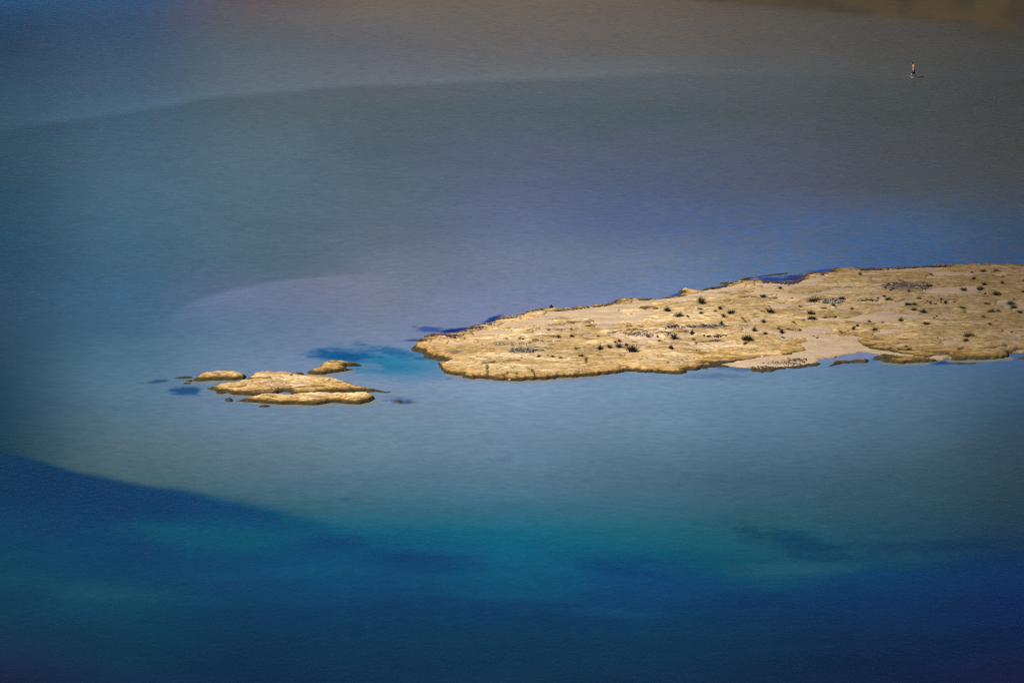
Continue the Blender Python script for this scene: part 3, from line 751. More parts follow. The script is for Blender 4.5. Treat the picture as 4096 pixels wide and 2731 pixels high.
rock([(700,1511),(712,1505),(730,1502),(755,1502),(775,1504),(772,1508),(745,1510),(715,1512)], 0.16, 'rock', 'flat dark rock sliver at the left tip of the oblong tan rock', GR, mat=M_DARKROCK, wdt=0.25, lift=0.5, rough=0.05)
rock([(728,1531),(740,1528),(765,1529),(760,1532),(735,1533)], 0.05, 'rock', 'thin dark rock awash just below the left end of the oblong tan rock', GR, mat=M_DARKROCK, wdt=0.15, lift=0.5, rough=0.03)
rock([(899,1596),(905,1592),(915,1591),(926,1594),(931,1600),(922,1604),(908,1604)], 0.26, 'boulder', 'small dark round boulder at the left end of the long loaf-shaped rock', GR, mat=M_DARKROCK, wdt=0.16, lift=0.4, rough=0.08, cat='boulder')
rock([(1035,1622),(1045,1618),(1065,1617),(1080,1620),(1078,1624),(1055,1626),(1040,1625)], 0.13, 'rock', 'low dark stone in the water in front of the long loaf-shaped rock', GR, mat=M_DARKROCK, wdt=0.2, lift=0.5, rough=0.05)
rock([(863,1568),(880,1565),(905,1567),(903,1571),(880,1573),(866,1571)], 0.12, 'rock', 'small dark rock under the left edge of the sandy ledge', GR, mat=M_DARKROCK, wdt=0.15, lift=0.5, rough=0.04)
rock([(1177,1492),(1185,1488),(1205,1487),(1215,1491),(1212,1496),(1185,1497)], 0.22, 'boulder', 'small brown hump of rock behind the sandy ledge, left of the forked rock', GR, mat=M_ROCK, tint=(0.35, 0.33, 0.28), wdt=0.15, lift=0.5, rough=0.08, cat='boulder')
rock([(1582,1602),(1590,1599),(1605,1600),(1606,1604),(1590,1605)], 0.07, 'rock', 'tiny dark rock awash between the left group and the main islet', GR, mat=M_DARKROCK, wdt=0.12, lift=0.4, rough=0.03)
rock([(2195,1224),(2200,1220),(2210,1220),(2213,1226),(2205,1228),(2196,1228)], 0.24, 'boulder', 'black boulder alone in the water just off the far shore of the islet', GR, mat=M_DARKROCK, wdt=0.10, lift=0.3, rough=0.05, cat='boulder')
rock([(2431,1215),(2434,1212),(2438,1212),(2440,1216),(2436,1217)], 0.14, 'boulder', 'tiny black stone touching the far sandy shore of the islet', GR, mat=M_DARKROCK, wdt=0.06, lift=0.3, rough=0.03, res=0.04, cat='boulder')
rock([(3315,1460),(3330,1450),(3335,1440),(3345,1436),(3390,1434),(3430,1431),(3465,1429),(3472,1433),(3472,1444),(3465,1449),(3430,1448),(3400,1448),(3370,1451),(3345,1457),(3325,1462)],
     0.40, 'rock', 'log-shaped ochre rock at the mouth of the sandy cove', GR, wdt=0.3, lift=0.6, tint=(0.65, 0.6, 0.5))
rock([(3260,1450),(3280,1449),(3281,1456),(3262,1459),(3225,1463),(3235,1456)], 0.14, 'rock', 'dark flat rock at the edge of the sandy cove, left of the log-shaped rock', GR, mat=M_DARKROCK, wdt=0.15, lift=0.5, rough=0.06)
rock([(3012,1482),(3040,1474),(3080,1468),(3120,1467),(3122,1473),(3090,1481),(3050,1486)], 0.16, 'rock', 'dark jagged rock plate on the waterline below the cove beach', GR, mat=M_DARKROCK, wdt=0.2, lift=0.5, rough=0.1)
rock([(3145,1468),(3160,1462),(3200,1458),(3222,1462),(3215,1468),(3170,1471)], 0.16, 'rock', 'dark rock plate on the waterline, middle of the three below the cove beach', GR, mat=M_DARKROCK, wdt=0.2, lift=0.5, rough=0.1)
rock([(3803,1452),(3830,1449),(3870,1449),(3900,1448),(3905,1451),(3880,1453),(3840,1455),(3810,1454)], 0.10, 'rock', 'long flat dark rock awash under the lower right shore', GR, mat=M_DARKROCK, wdt=0.15, lift=0.5, rough=0.04)
rock([(4066,1430),(4080,1426),(4096,1426),(4120,1430),(4100,1434),(4075,1433)], 0.13, 'rock', 'dark stone in the water at the right edge of the photo', GR, mat=M_DARKROCK, wdt=0.15, lift=0.5, rough=0.04)
rock([(3489,1434),(3492,1430),(3508,1428),(3522,1430),(3535,1436),(3550,1441),(3540,1446),(3515,1438),(3495,1437)], 0.20, 'rock', 'dark nose of rock at the left end of the ochre slab by the cove', GR, mat=M_DARKROCK, wdt=0.15, lift=0.4, rough=0.06)
# thin dark reefs along the far shore
REEF = 'dark reef slivers along the far shore'
for pl, lb in [
    ([(2958,1120),(2972,1113),(3000,1108),(3010,1109),(2995,1114),(2975,1119)], 'short dark reef sliver at the left end of the far shore pool'),
    ([(3015,1107),(3060,1099),(3100,1094),(3140,1090),(3155,1086),(3145,1093),(3120,1097),(3060,1102),(3025,1108)], 'long thin dark reef sliver closing the far shore pool'),
    ([(3100,1098),(3150,1100),(3175,1102),(3150,1103),(3115,1100)], 'thin brown reef sliver inside the far shore pool'),
    ([(3225,1091),(3260,1088),(3300,1086),(3330,1086),(3300,1090),(3250,1093)], 'dark rock shelf right of the far shore pool'),
    ([(3325,1071),(3370,1072),(3428,1070),(3430,1074),(3380,1077),(3345,1076)], 'dark rock shelf on the far shore below the smooth blue water'),
    ([(3452,1071),(3490,1068),(3495,1071),(3460,1073)], 'small dark rock shelf at the middle of the far shore'),
    ([(3520,1069),(3570,1067),(3600,1069),(3560,1071),(3530,1072)], 'narrow dark reef sliver on the far shore right of the middle'),
    ([(3840,1056),(3900,1053),(3960,1053),(3972,1056),(3940,1058),(3870,1058)], 'dark raised rock lip on the far shore near the right edge'),
    ([(4060,1060),(4085,1056),(4110,1056),(4140,1059),(4100,1062)], 'dark rock lip on the far shore at the very right edge'),
    ([(2880,1132),(2900,1129),(2925,1127),(2935,1131),(2905,1133)], 'dark pointed reef beside the small far shore inlet'),
    ([(2712,1168),(2725,1163),(2745,1162),(2750,1167),(2725,1171)], 'dark pointed rock at the mouth of the curved far shore inlet')]:
    rock(pl, 0.10, 'reef', lb, REEF, mat=M_DARKROCK, wdt=0.12, lift=0.4, rough=0.06, res=0.09, cat='reef')

# ------------------------------------------------------------------ small stones lying on the islet
def blob(name, px, py, r, mat, label, cat='stone', group=None, seed=0):
    bm = bmesh.new()
    bmesh.ops.create_icosphere(bm, subdivisions=2, radius=r)
    rnd = random.Random(seed)
    ph = [rnd.uniform(0, 6) for _ in range(6)]
    for v in bm.verts:
        c = v.co / r
        k = 1 + 0.16 * math.sin(c.x * 3 + ph[0]) * math.cos(c.y * 4 + ph[1]) + 0.10 * math.sin(c.z * 6 + ph[2] + c.x * 4)
        v.co = Vector((c.x * 1.25 * k, c.y * 0.95 * k, max(-0.35, c.z * 0.7 * k))) * r
    for f in bm.faces: f.smooth = True
    me = bpy.data.meshes.new(name); bm.to_mesh(me); bm.free()
    me.materials.append(mat)
    o = bpy.data.objects.new(name, me); scene.collection.objects.link(o)
    x, y, z = on_islet(px, py)
    o.location = (x, y, z + 0.2 * r)
    tag(o, label, cat, group)
    return o
M_STONE = simple_mat('brown_stone', (0.12, 0.08, 0.05), 0.4, 10)
M_PALESTONE = simple_mat('pale_stone', (0.6, 0.47, 0.33), 0.2, 10)
GS = 'loose stones on the islet'
for i, (px, py, r, m, lb) in enumerate([
    (3267, 1352, 0.085, M_STONE, 'small brown stone in the middle of the sandy cove'),
    (3253, 1343, 0.06, M_STONE, 'tiny brown stone just up-left of another in the sandy cove'),
    (3271, 1345, 0.045, M_STONE, 'tiniest of the three pebbles in the sandy cove'),
    (2474, 1241, 0.055, M_STONE, 'dark pebble at the left tip of the orange rock patch on the beach'),
    (3050, 1427, 0.12, M_PALESTONE, 'pale stone standing at the left edge of the cove beach'),
    (2039, 1519, 0.09, M_PALESTONE, 'pale pebble caught at the waterline of the near shore'),
    (3014, 1410, 0.11, M_PALESTONE, 'pale cobble on the ochre rock left of the cove'),
    (3258, 1214, 0.06, M_STONE, 'dark pebble below the wide sprawling shrub'),
    (3479, 1252, 0.05, M_STONE, 'dark pebble at the left end of the grey sand strip'),
    (2068, 1424, 0.04, M_STONE, 'dark speck of stone left of the near tufts')]):
    blob('stone', px, py, r, m, lb, group=GS, seed=i)

# ------------------------------------------------------------------ drift: dry seaweed, rubble, wrack  (nobody could count these)
def flakes(name, pts, mats, label, size=(0.10, 0.035, 0.018), seed=1, cat=None):
    """many small bent chips joined in one mesh"""
    rnd = random.Random(seed)
    V, F, MI = [], [], []
    for (x, y, z, s) in pts:
        a = rnd.gauss(0, 0.6)
        ca, sa = math.cos(a), math.sin(a)
        lx, ly, lz = size[0] * s * rnd.uniform(0.5, 1.6), size[1] * s * rnd.uniform(0.6, 1.5), size[2] * s * rnd.uniform(0.5, 2.2)
        tl = rnd.uniform(-0.5, 0.5)
        b = len(V)
        for (ux, uy, uz) in ((-1, -1, 0), (1, -1, 0), (1, 1, 0), (-1, 1, 0), (-0.7, -0.6, 1), (0.7, -0.6, 1), (0.7, 0.6, 1), (-0.7, 0.6, 1)):
            X = ux * lx; Y = uy * ly; Z = uz * lz * 2 - lz * 0.5 + ux * lx * 0.2 * tl
            V.append((x + X * ca - Y * sa, y + X * sa + Y * ca, z + Z))
        for f in ((4, 5, 6, 7), (0, 1, 5, 4), (1, 2, 6, 5), (2, 3, 7, 6), (3, 0, 4, 7)):
            F.append(tuple(b + k for k in f)); 
        mi = rnd.choices(range(len(mats)), weights=[w for _, w in mats])[0]
        MI += [mi] * 5
    me = bpy.data.meshes.new(name); me.from_pydata(V, [], F)
    for m, _ in mats: me.materials.append(m)
    me.polygons.foreach_set('material_index', MI)
    me.update()
    o = bpy.data.objects.new(name, me); scene.collection.objects.link(o)
    tag(o, label, cat, kind='stuff')
    return o

M_WEED = simple_mat('dry_seagrass', (0.055, 0.045, 0.04), 0.4, 10)
M_WEEDL = simple_mat('bleached_seagrass', (0.27, 0.22, 0.18), 0.25, 10)
M_WRACK = simple_mat('damp_wrack', (0.075, 0.042, 0.045), 0.4, 10)
M_WRACKB = simple_mat('brown_wrack', (0.24, 0.13, 0.06), 0.4, 10)
rnd = random.Random(11)
def patch_pts(ells, n, s=1.0):
    out = []
    while len(out) < n:
        cx, cy, rx, ry, w = rnd.choice(ells)
        u, v = rnd.gauss(0, 0.5), rnd.gauss(0, 0.5)
        if u * u + v * v > 1.3: continue
        x, y, z = on_islet(cx + u * rx, cy + v * ry)
        out.append((x, y, z + 0.03, s * rnd.uniform(0.5, 1.2)))
    return out
flakes('dry_seagrass', patch_pts([(2090,1400,40,11,1),(2105,1397,40,10,1),(2070,1408,40,8,1),(2140,1405,40,6,1)], 420, 0.9), [(M_WEED, 3), (M_WEEDL, 3)], 'grey heap of dry seagrass on the left part of the islet', seed=2)
flakes('dry_seagrass', patch_pts([(2790,1307,60,5,1),(2850,1306,60,8,1),(2890,1307,36,6,1),(2690,1302,30,8,1)], 480, 1.0), [(M_WEED, 4), (M_WEEDL, 2)], 'long dark strip of dry seagrass across the middle of the islet', seed=3)
flakes('dry_seagrass', patch_pts([(3600,1140,50,11,2),(3570,1146,40,9,1),(3640,1146,50,12,1),(3680,1152,40,8,1)], 700, 1.1), [(M_WEED, 6), (M_WEEDL, 1), (M_WRACK, 2)], 'largest blackish heap of dry seagrass near the far right shore', seed=4)
flakes('rubble', patch_pts([(3310,1200,30,2.5,1),(3345,1206,40,8,2),(3310,1210,26,3,1),(3365,1208,20,4,1)], 220, 1.0), [(M_WEED, 3), (M_WEEDL, 4)], 'flat ring of grey rubble beside the round dark shrub', (0.09, 0.06, 0.035), seed=5)
flakes('rubble', patch_pts([(3470,1201,26,3,1),(3490,1203,22,3,1),(3450,1204,18,2,1)], 60, 1.1), [(M_WEED, 4), (M_WEEDL, 1)], 'short line of dark rubble right of the rubble ring', (0.12, 0.05, 0.03), seed=6)
flakes('rubble', patch_pts([(2600,1338,90,10,2),(2530,1333,50,8,1),(2700,1312,60,8,1)], 330, 0.45), [(M_WEED, 3), (M_WEEDL, 4)], 'loose pebbles strewn on the pale patch in the middle of the islet', (0.09, 0.06, 0.04), seed=7)
flakes('rubble', patch_pts([(2060,1375,90,9,2),(1980,1382,70,8,1),(2180,1365,60,6,1)], 260, 0.4), [(M_WEED, 2), (M_WEEDL, 4)], 'loose pebbles strewn above the grey seagrass heap', (0.09, 0.06, 0.03), seed=8)
flakes('rubble', patch_pts([(2830,1344,50,3,1),(2870,1346,30,4,1),(2900,1344,10,4,1)], 60, 0.9), [(M_WEED, 3), (M_WEEDL, 1)], 'thin dark line of pebbles below the middle seagrass strip', (0.1, 0.05, 0.03), seed=9)
flakes('rubble', patch_pts([(3150,1452,90,8,1),(3180,1440,60,8,1),(3060,1470,70,6,1)], 300, 0.7), [(M_WRACKB, 3), (M_WEED, 3)], 'brown weed scraps scattered on the lower edge of the cove beach', seed=10)
def line_pts(line, n, spread=4.0, s=1.0):
    L = []; tot = 0
    for a, b in zip(line[:-1], line[1:]):
        d = math.hypot(b[0] - a[0], b[1] - a[1]); L.append((tot, d, a, b)); tot += d
    out = []
    for _ in range(n):
        t = rnd.uniform(0, tot)
        for t0, d, a, b in L:
            if t <= t0 + d + 1e-6:
                k = (t - t0) / d; break
        px = a[0] + (b[0] - a[0]) * k; py = a[1] + (b[1] - a[1]) * k
        w = spread * (0.4 + 1.2 * float(vnoise(np.array([px / 30.0]), np.array([py / 9.0]), 2)[0]))
        x, y, z = on_islet(px, py + abs(rnd.gauss(0, 0.5)) * w)
        out.append((x, y, max(z, 0.0) + 0.02, s * rnd.uniform(0.5, 1.2)))
    return out
flakes('seaweed_wrack', line_pts([(1701,1345),(1743,1337),(1790,1336),(1826,1331),(1859,1324),(1883,1309),(1915,1301),(1951,1297),(1980,1287)], 900, 9, 1.1), [(M_WRACK, 5), (M_WRACKB, 1), (M_WEEDL, 1)], 'thick purple brown seaweed wrack on the far shore near the left tip', seed=21)
flakes('seaweed_wrack', line_pts([(1984,1279),(2002,1270),(2046,1265),(2088,1258),(2112,1248),(2136,1241),(2170,1238)], 420, 6, 1.0), [(M_WRACK, 4), (M_WRACKB, 2), (M_WEEDL, 1)], 'purple brown seaweed wrack along the left far beach', seed=22)
flakes('seaweed_wrack', line_pts([(2230,1239),(2304,1232),(2379,1224),(2440,1216),(2462,1205),(2486,1198)], 330, 4, 0.9), [(M_WRACK, 3), (M_WRACKB, 3)], 'thin line of brown wrack along the main far beach', seed=23)
flakes('seaweed_wrack', line_pts([(2841,1152),(2870,1149),(2896,1143),(2927,1130),(2960,1124),(2991,1121)], 260, 4, 0.9), [(M_WRACK, 4), (M_WEED, 3)], 'dark wrack along the far shore before the pool', seed=24)
flakes('seaweed_wrack', line_pts([(3055,1124),(3119,1129),(3167,1129),(3192,1124),(3211,1112),(3220,1103),(3250,1095),(3300,1092),(3336,1082)], 600, 6, 1.0), [(M_WRACK, 5), (M_WEED, 3)], 'dark purple wrack round the far shore pool', seed=25)
flakes('seaweed_wrack', line_pts([(3438,1076),(3500,1075),(3623,1070),(3719,1063),(3846,1058)], 520, 4, 1.0), [(M_WRACK, 3), (M_WEED, 5)], 'dark wrack line along the right far shore', seed=26)

# ------------------------------------------------------------------ shrubs
def leaf_mat(name, c1, c2):
    m, N, L, b = new_mat(name, 0.8)
    inf = N.new('ShaderNodeObjectInfo')
    s = nnode(N, L, 'ShaderNodeTexNoise', i_Vector=mapping(N, L, (9, 9, 9)), i_Scale=1.0, i_Detail=2.0)
    c = mixc(N, L, 'MIX', ramp(N, L, s.outputs['Fac'], 0.35, 0.65), c1 + (1,), c2 + (1,))
    L.new(c, b.inputs['Base Color'])
    return m
M_LEAF = {'dark': leaf_mat('dark_olive_leaves', (0.022, 0.022, 0.012), (0.055, 0.05, 0.027)),
          'olive': leaf_mat('olive_leaves', (0.035, 0.032, 0.016), (0.085, 0.07, 0.034)),
          'brown': leaf_mat('brown_twigs', (0.04, 0.025, 0.016), (0.10, 0.062, 0.036)),
          'pale': leaf_mat('dry_straw_twigs', (0.11, 0.08, 0.04), (0.22, 0.16, 0.085)),
          'green': leaf_mat('green_leaves', (0.022, 0.03, 0.015), (0.05, 0.06, 0.03))}

def shrub_mesh(seed, spiky=0.5, flat=0.8, n=150):
    """unit shrub: about 1 m wide, blades and small leaf clumps on thin stems"""
    r = random.Random(seed)
    V, F = [], []
    lobes = [(r.uniform(-0.28, 0.28), r.uniform(-0.2, 0.2), r.uniform(0.28, 0.5)) for _ in range(3)]
    for i in range(n):
        lx, ly, lr = r.choice(lobes)
        th = r.uniform(0, 2 * math.pi); el = math.acos(r.uniform(0.12, 1.0)) 
        L = lr * r.uniform(0.55, 1.15) * (1 + spiky * (r.random() ** 3))
        d = Vector((math.cos(th) * math.sin(el), math.sin(th) * math.sin(el), math.cos(el) * flat * 1.25))
        base = Vector((lx * 0.55 + r.gauss(0, 0.03), ly * 0.55 + r.gauss(0, 0.03), 0.0))
        tip = Vector((lx, ly, 0)) + d * L
        mid = base.lerp(tip, 0.55) + Vector((r.gauss(0, 0.03), r.gauss(0, 0.03), 0.05))
        side = d.cross(Vector((0, 0, 1)))
        if side.length < 0.05: side = Vector((1, 0, 0))
        side.normalize()
        w = r.uniform(0.006, 0.014)
        b = len(V)
        V += [tuple(base - side * w), tuple(base + side * w), tuple(mid + side * w), tuple(mid - side * w), tuple(tip)]
        F += [(b, b + 1, b + 2, b + 3), (b + 3, b + 2, b + 4)]
        for k in range(5):       # leaf tufts along the outer part
            t = r.uniform(0.45, 1.05)
            c = mid.lerp(tip, (t - 0.5) * 2) if t > 0.5 else base.lerp(mid, t * 2)
            c = c + Vector((r.gauss(0, 0.025), r.gauss(0, 0.025), r.gauss(0, 0.025)))
            if c.z < 0.01: c.z = 0.01
            a = Vector((r.gauss(0, 1), r.gauss(0, 1), r.gauss(0, 1))).normalized() * r.uniform(0.018, 0.045)
            e = Vector((r.gauss(0, 1), r.gauss(0, 1), r.gauss(0, 1))).normalized() * r.uniform(0.012, 0.028)
            b = len(V)
            V += [tuple(c - a), tuple(c + e), tuple(c + a), tuple(c - e)]
            F += [(b, b + 1, b + 2, b + 3)]
    me = bpy.data.meshes.new('shrub')
    me.from_pydata(V, [], F); me.update()
    return me
KINDS = {'round': [shrub_mesh(s, 0.25, 0.9, 250) for s in (1, 2, 3)],
         'spiky': [shrub_mesh(s, 1.0, 0.9, 190) for s in (4, 5, 6)],
         'low':   [shrub_mesh(s, 0.4, 0.5, 150) for s in (7, 8)],
         'thin':  [shrub_mesh(s, 0.8, 0.9, 115) for s in (9, 10, 11)]}
MESHES = {}
def get_mesh(kind, i, tone):
    k = (kind, i, tone)
    if k not in MESHES:
        m = KINDS[kind][i].copy(); m.name = 'shrub'; m.materials.append(M_LEAF[tone]); MESHES[k] = m
    return MESHES[k]

# x, y of the foot in the photograph, width and height in its pixels, shape, tone
SH = '''
2080 1356 16 11 thin brown|2092 1358 12 8 thin olive|2232 1349 20 12 thin olive|2290 1347 17 13 round dark|2284 1322 12 14 thin brown|2088 1434 11 9 thin brown|2155 1428 16 10 spiky brown|2191 1420 13 6 low pale
2209 1427 16 8 thin olive|2243 1437 18 11 spiky dark|1859 1356 12 8 thin olive|2026 1353 20 6 low brown|1870 1459 9 6 thin olive|2351 1305 20 11 low dark|2390 1347 14 9 thin olive|2515 1308 17 9 spiky dark
2571 1312 18 9 thin brown|2590 1346 24 14 thin pale|2461 1370 13 10 thin dark|2478 1366 14 10 spiky dark|2629 1348 14 10 thin pale|2640 1368 18 14 round dark|2685 1395 18 20 round dark|2400 1397 25 17 spiky dark
2437 1392 22 14 spiky olive|2476 1391 23 18 spiky olive|2504 1383 14 11 spiky olive|2528 1407 36 26 spiky dark|2305 1395 14 8 thin olive|2325 1429 20 12 spiky dark|2671 1244 25 18 round dark|2804 1213 30 24 spiky dark
2714 1265 26 16 spiky olive|2750 1266 12 8 thin brown|2801 1242 19 13 round dark|2801 1256 21 14 round dark|2883 1236 18 15 round dark|2898 1227 11 7 low dark|2924 1254 28 19 round dark|2892 1268 20 14 spiky brown
2864 1247 14 11 thin pale|2935 1209 12 6 low dark|3051 1187 18 11 spiky dark|3046 1248 20 9 low dark|3081 1250 26 16 spiky dark|3054 1288 22 14 thin dark|2886 1296 16 12 spiky dark|2765 1336 19 20 round dark
2697 1356 25 22 spiky dark|2770 1358 15 7 thin brown|3017 1323 20 16 spiky olive|3062 1336 16 9 spiky dark|2927 1340 11 7 thin brown|2990 1361 36 28 round dark|2984 1378 18 14 round dark|2788 1403 10 8 thin pale
3122 1155 17 12 round dark|3257 1204 42 17 spiky dark|3369 1200 23 20 round dark|3335 1223 14 12 spiky dark|3200 1230 11 12 spiky dark|3292 1233 22 10 low dark|3241 1257 22 15 spiky dark|3256 1257 12 9 round dark
3248 1277 30 17 round olive|3212 1279 13 5 thin brown|3176 1294 16 12 round dark|3114 1317 11 10 spiky green|3128 1331 18 19 round dark|3132 1349 14 5 low dark|3413 1316 17 14 round brown|3433 1308 16 15 round dark
3406 1236 18 9 thin olive|3455 1152 10 9 thin dark|3438 1097 15 8 thin brown|3341 1268 10 7 thin dark|3477 1287 16 8 thin brown|3498 1322 19 14 spiky green|3168 1194 11 6 thin brown|3199 1208 11 6 thin brown
3157 1231 15 5 low dark|3724 1099 14 9 round brown|3606 1126 16 8 spiky dark|3694 1136 12 10 spiky dark|3716 1145 24 11 round dark|3634 1166 13 10 spiky brown|3561 1160 14 8 low dark|3854 1161 23 14 round brown
3534 1187 17 12 round dark|3552 1200 25 13 spiky green|3511 1195 11 8 thin brown|3680 1197 22 11 round dark|3708 1206 11 8 thin brown|3722 1214 13 12 spiky brown|3705 1216 9 7 thin brown|3745 1215 18 6 low green
3766 1199 12 11 round dark|3765 1210 9 8 thin dark|3782 1212 18 12 spiky dark|3820 1208 13 8 low brown|3636 1222 28 16 round green|3658 1222 18 12 spiky dark|3655 1239 20 10 spiky brown|3692 1250 24 18 spiky brown
3846 1234 27 11 spiky green|3603 1282 22 12 spiky brown|3744 1263 11 5 low brown|3735 1277 11 10 thin brown|3706 1299 26 14 round dark|3778 1298 14 7 thin pale|3875 1345 33 16 spiky brown|3743 1329 28 6 low brown
3885 1090 10 8 round brown|3894 1115 16 10 round dark|3928 1085 24 11 round brown|3962 1078 10 6 low brown|3982 1086 22 12 spiky brown|4010 1108 13 7 thin brown|3972 1101 9 5 low brown|3937 1141 18 14 spiky dark
3921 1157 25 17 round dark|4009 1134 15 11 spiky brown|3937 1175 13 8 thin brown|3992 1179 33 18 round brown|4065 1161 10 7 thin brown|4091 1170 18 13 round brown|4095 1128 13 11 spiky dark|4056 1197 12 6 thin brown
4043 1216 27 17 spiky green|4054 1231 22 13 spiky green|3953 1222 29 15 round brown|3964 1251 26 16 spiky dark|3993 1245 17 10 spiky brown|4080 1253 19 14 spiky dark|3933 1272 15 13 spiky green|3985 1282 9 6 thin pale
3958 1298 14 10 spiky brown|3893 1194 13 6 low brown|3867 1364 22 13 round dark|3955 1352 14 8 thin pale|4046 1327 12 6 low dark|3625 1385 13 8 low brown|3637 1400 20 10 thin brown|3530 1290 12 6 thin pale'''
shr = []
for line in SH.strip().split('\n'):
    for it in line.split('|'):
        a = it.split()
        if len(a) == 6:
            shr.append((int(a[0]), int(a[1]), int(a[2]), int(a[3]), a[4], a[5]))
ZONES = [  # name, test
 ('on the left tip before the grey seagrass heap', lambda u, v: u < 2050 and v > 1250),
 ('around the grey seagrass heap', lambda u, v: 2050 <= u < 2215 and v > 1335),
 ('just right of the grey seagrass heap', lambda u, v: 2215 <= u < 2345 and v > 1300),
 ('in the row with the largest spiky tuft', lambda u, v: 2345 <= u < 2560 and v >= 1355),
 ('just below the wide left beach', lambda u, v: 2345 <= u < 2620 and v < 1355),
 ('between the long seagrass strip and near shore', lambda u, v: 2560 <= u < 2830 and v >= 1320),
 ('between the long seagrass strip and the beach', lambda u, v: 2620 <= u < 2830 and v < 1320),
 ('above the right end of the seagrass strip', lambda u, v: 2830 <= u < 2960 and v < 1320),
 ('on the ochre rock left of the cove', lambda u, v: 2830 <= u < 3140 and v >= 1305),
 ('between the far shore pool and the cove', lambda u, v: 2960 <= u < 3145 and v < 1305),
 ('left of the rubble ring', lambda u, v: 3145 <= u < 3300 and v < 1240),
 ('directly above the sandy cove', lambda u, v: 3145 <= u < 3350 and v >= 1240),
 ('beside the rubble ring', lambda u, v: 3300 <= u < 3500 and v < 1240),
 ('right of the sandy cove', lambda u, v: 3350 <= u < 3640 and v >= 1260),
 ('around the blackish seagrass heap', lambda u, v: 3500 <= u < 3745 and v < 1172),
 ('between blackish heap and grey sand strip', lambda u, v: 3500 <= u < 3700 and v < 1260),
 ('in the cluster right of the sand strip', lambda u, v: 3700 <= u < 3860 and v < 1240),
 ('below the right end of the sand strip', lambda u, v: 3640 <= u < 3900 and v >= 1240),
 ('nearest the far shore at upper right', lambda u, v: u >= 3860 and v < 1120),
 ('in the upper band near the right edge', lambda u, v: u >= 3745 and v < 1200),
 ('in the middle band near the right edge', lambda u, v: u >= 3860 and v < 1275),
 ('in the lowest band near the right edge', lambda u, v: u >= 3640 and v >= 1275),
 ('at the far right', lambda u, v: True)]
ORD = ['leftmost', 'second from left', 'third from left', 'fourth from left', 'fifth from left', 'sixth from left', 'seventh from left', 'eighth from left', 'ninth from left', 'tenth from left', 'eleventh from left', 'twelfth from left']
TONEW = {'dark': 'dark', 'olive': 'olive', 'brown': 'brownish', 'pale': 'straw-coloured', 'green': 'green'}
SHAPEW = {'round': 'rounded shrub', 'spiky': 'spiky shrub', 'low': 'low shrub', 'thin': 'twiggy shrub'}
zl = {}
for i, s in enumerate(shr):
    for zi, (zn, f) in enumerate(ZONES):
        if f(s[0], s[1]):
            zl.setdefault(zi, []).append(i); break
LAB = {}
for zi, ids in zl.items():
    ids.sort(key=lambda i: (shr[i][0], shr[i][1]))
    for r_, i in enumerate(ids):
        s = shr[i]
        size = 'large ' if s[2] >= 27 else ('tiny ' if s[2] <= 12 else 'small ' if s[2] <= 17 else '')
        LAB[i] = f"{size}{TONEW[s[5]]} {SHAPEW[s[4]]}, {ORD[min(r_, 11)] if len(ids) > 1 else 'alone'} {ZONES[zi][0]}"
rr = random.Random(5)
for i, (px, py, w, h, kind, tone) in enumerate(shr):
    x, y, z = on_islet(px, py)
    me = get_mesh(kind, rr.randrange(len(KINDS[kind])), tone)
    o = bpy.data.objects.new('shrub', me)
    scene.collection.objects.link(o)
    k = 1 / 46.5
    o.location = (x, y, z - 0.01)
    o.scale = (w * k * 1.3, w * k * 1.2, h * k * 1.9)
    o.rotation_euler = (0, 0, rr.uniform(0, 6.28))
    if abs(w * 1.0 - h) > 8:
        o.rotation_euler = (0, 0, rr.choice([0, math.pi]) + rr.uniform(-0.3, 0.3))
    tag(o, LAB[i], 'shrub', 'shrubs growing on the islet')

# ------------------------------------------------------------------ the wading person
def skin_obj(name, verts, edges, radii, mat, parent, root=0, sub=2):
    me = bpy.data.meshes.new(name)
    me.from_pydata(verts, edges, [])
    o = bpy.data.objects.new(name, me)
    scene.collection.objects.link(o)
    md = o.modifiers.new('skin', 'SKIN')
    for i, r in enumerate(radii):
        rx = r if isinstance(r, tuple) else (r, r)
        me.skin_vertices[0].data[i].radius = rx
    me.skin_vertices[0].data[root].use_root = True
    md.use_smooth_shade = True
    sb = o.modifiers.new('sub', 'SUBSURF'); sb.levels = sub; sb.render_levels = sub
    dg = bpy.context.evaluated_depsgraph_get()
    ev = o.evaluated_get(dg)
    m2 = bpy.data.meshes.new_from_object(ev)
    o.modifiers.clear()
    o.data = m2
    m2.materials.clear(); m2.materials.append(mat)
    for p in m2.polygons: p.use_smooth = True
    if parent: o.parent = parent
    return o

M_SKIN = simple_mat('tanned_skin', (0.52, 0.20, 0.07), 0.1, 6, 0.45)
M_SHORTS = simple_mat('navy_cloth', (0.018, 0.014, 0.06), 0.3, 12)
M_HAIR = simple_mat('black_hair', (0.008, 0.007, 0.006), 0.3, 40, 0.5)
M_EYE = simple_mat('eye', (0.05, 0.03, 0.02), 0.2, 10, 0.3)
M_FOAM = simple_mat('splashed_foam', (0.75, 0.78, 0.80), 0.1, 10, 0.6)

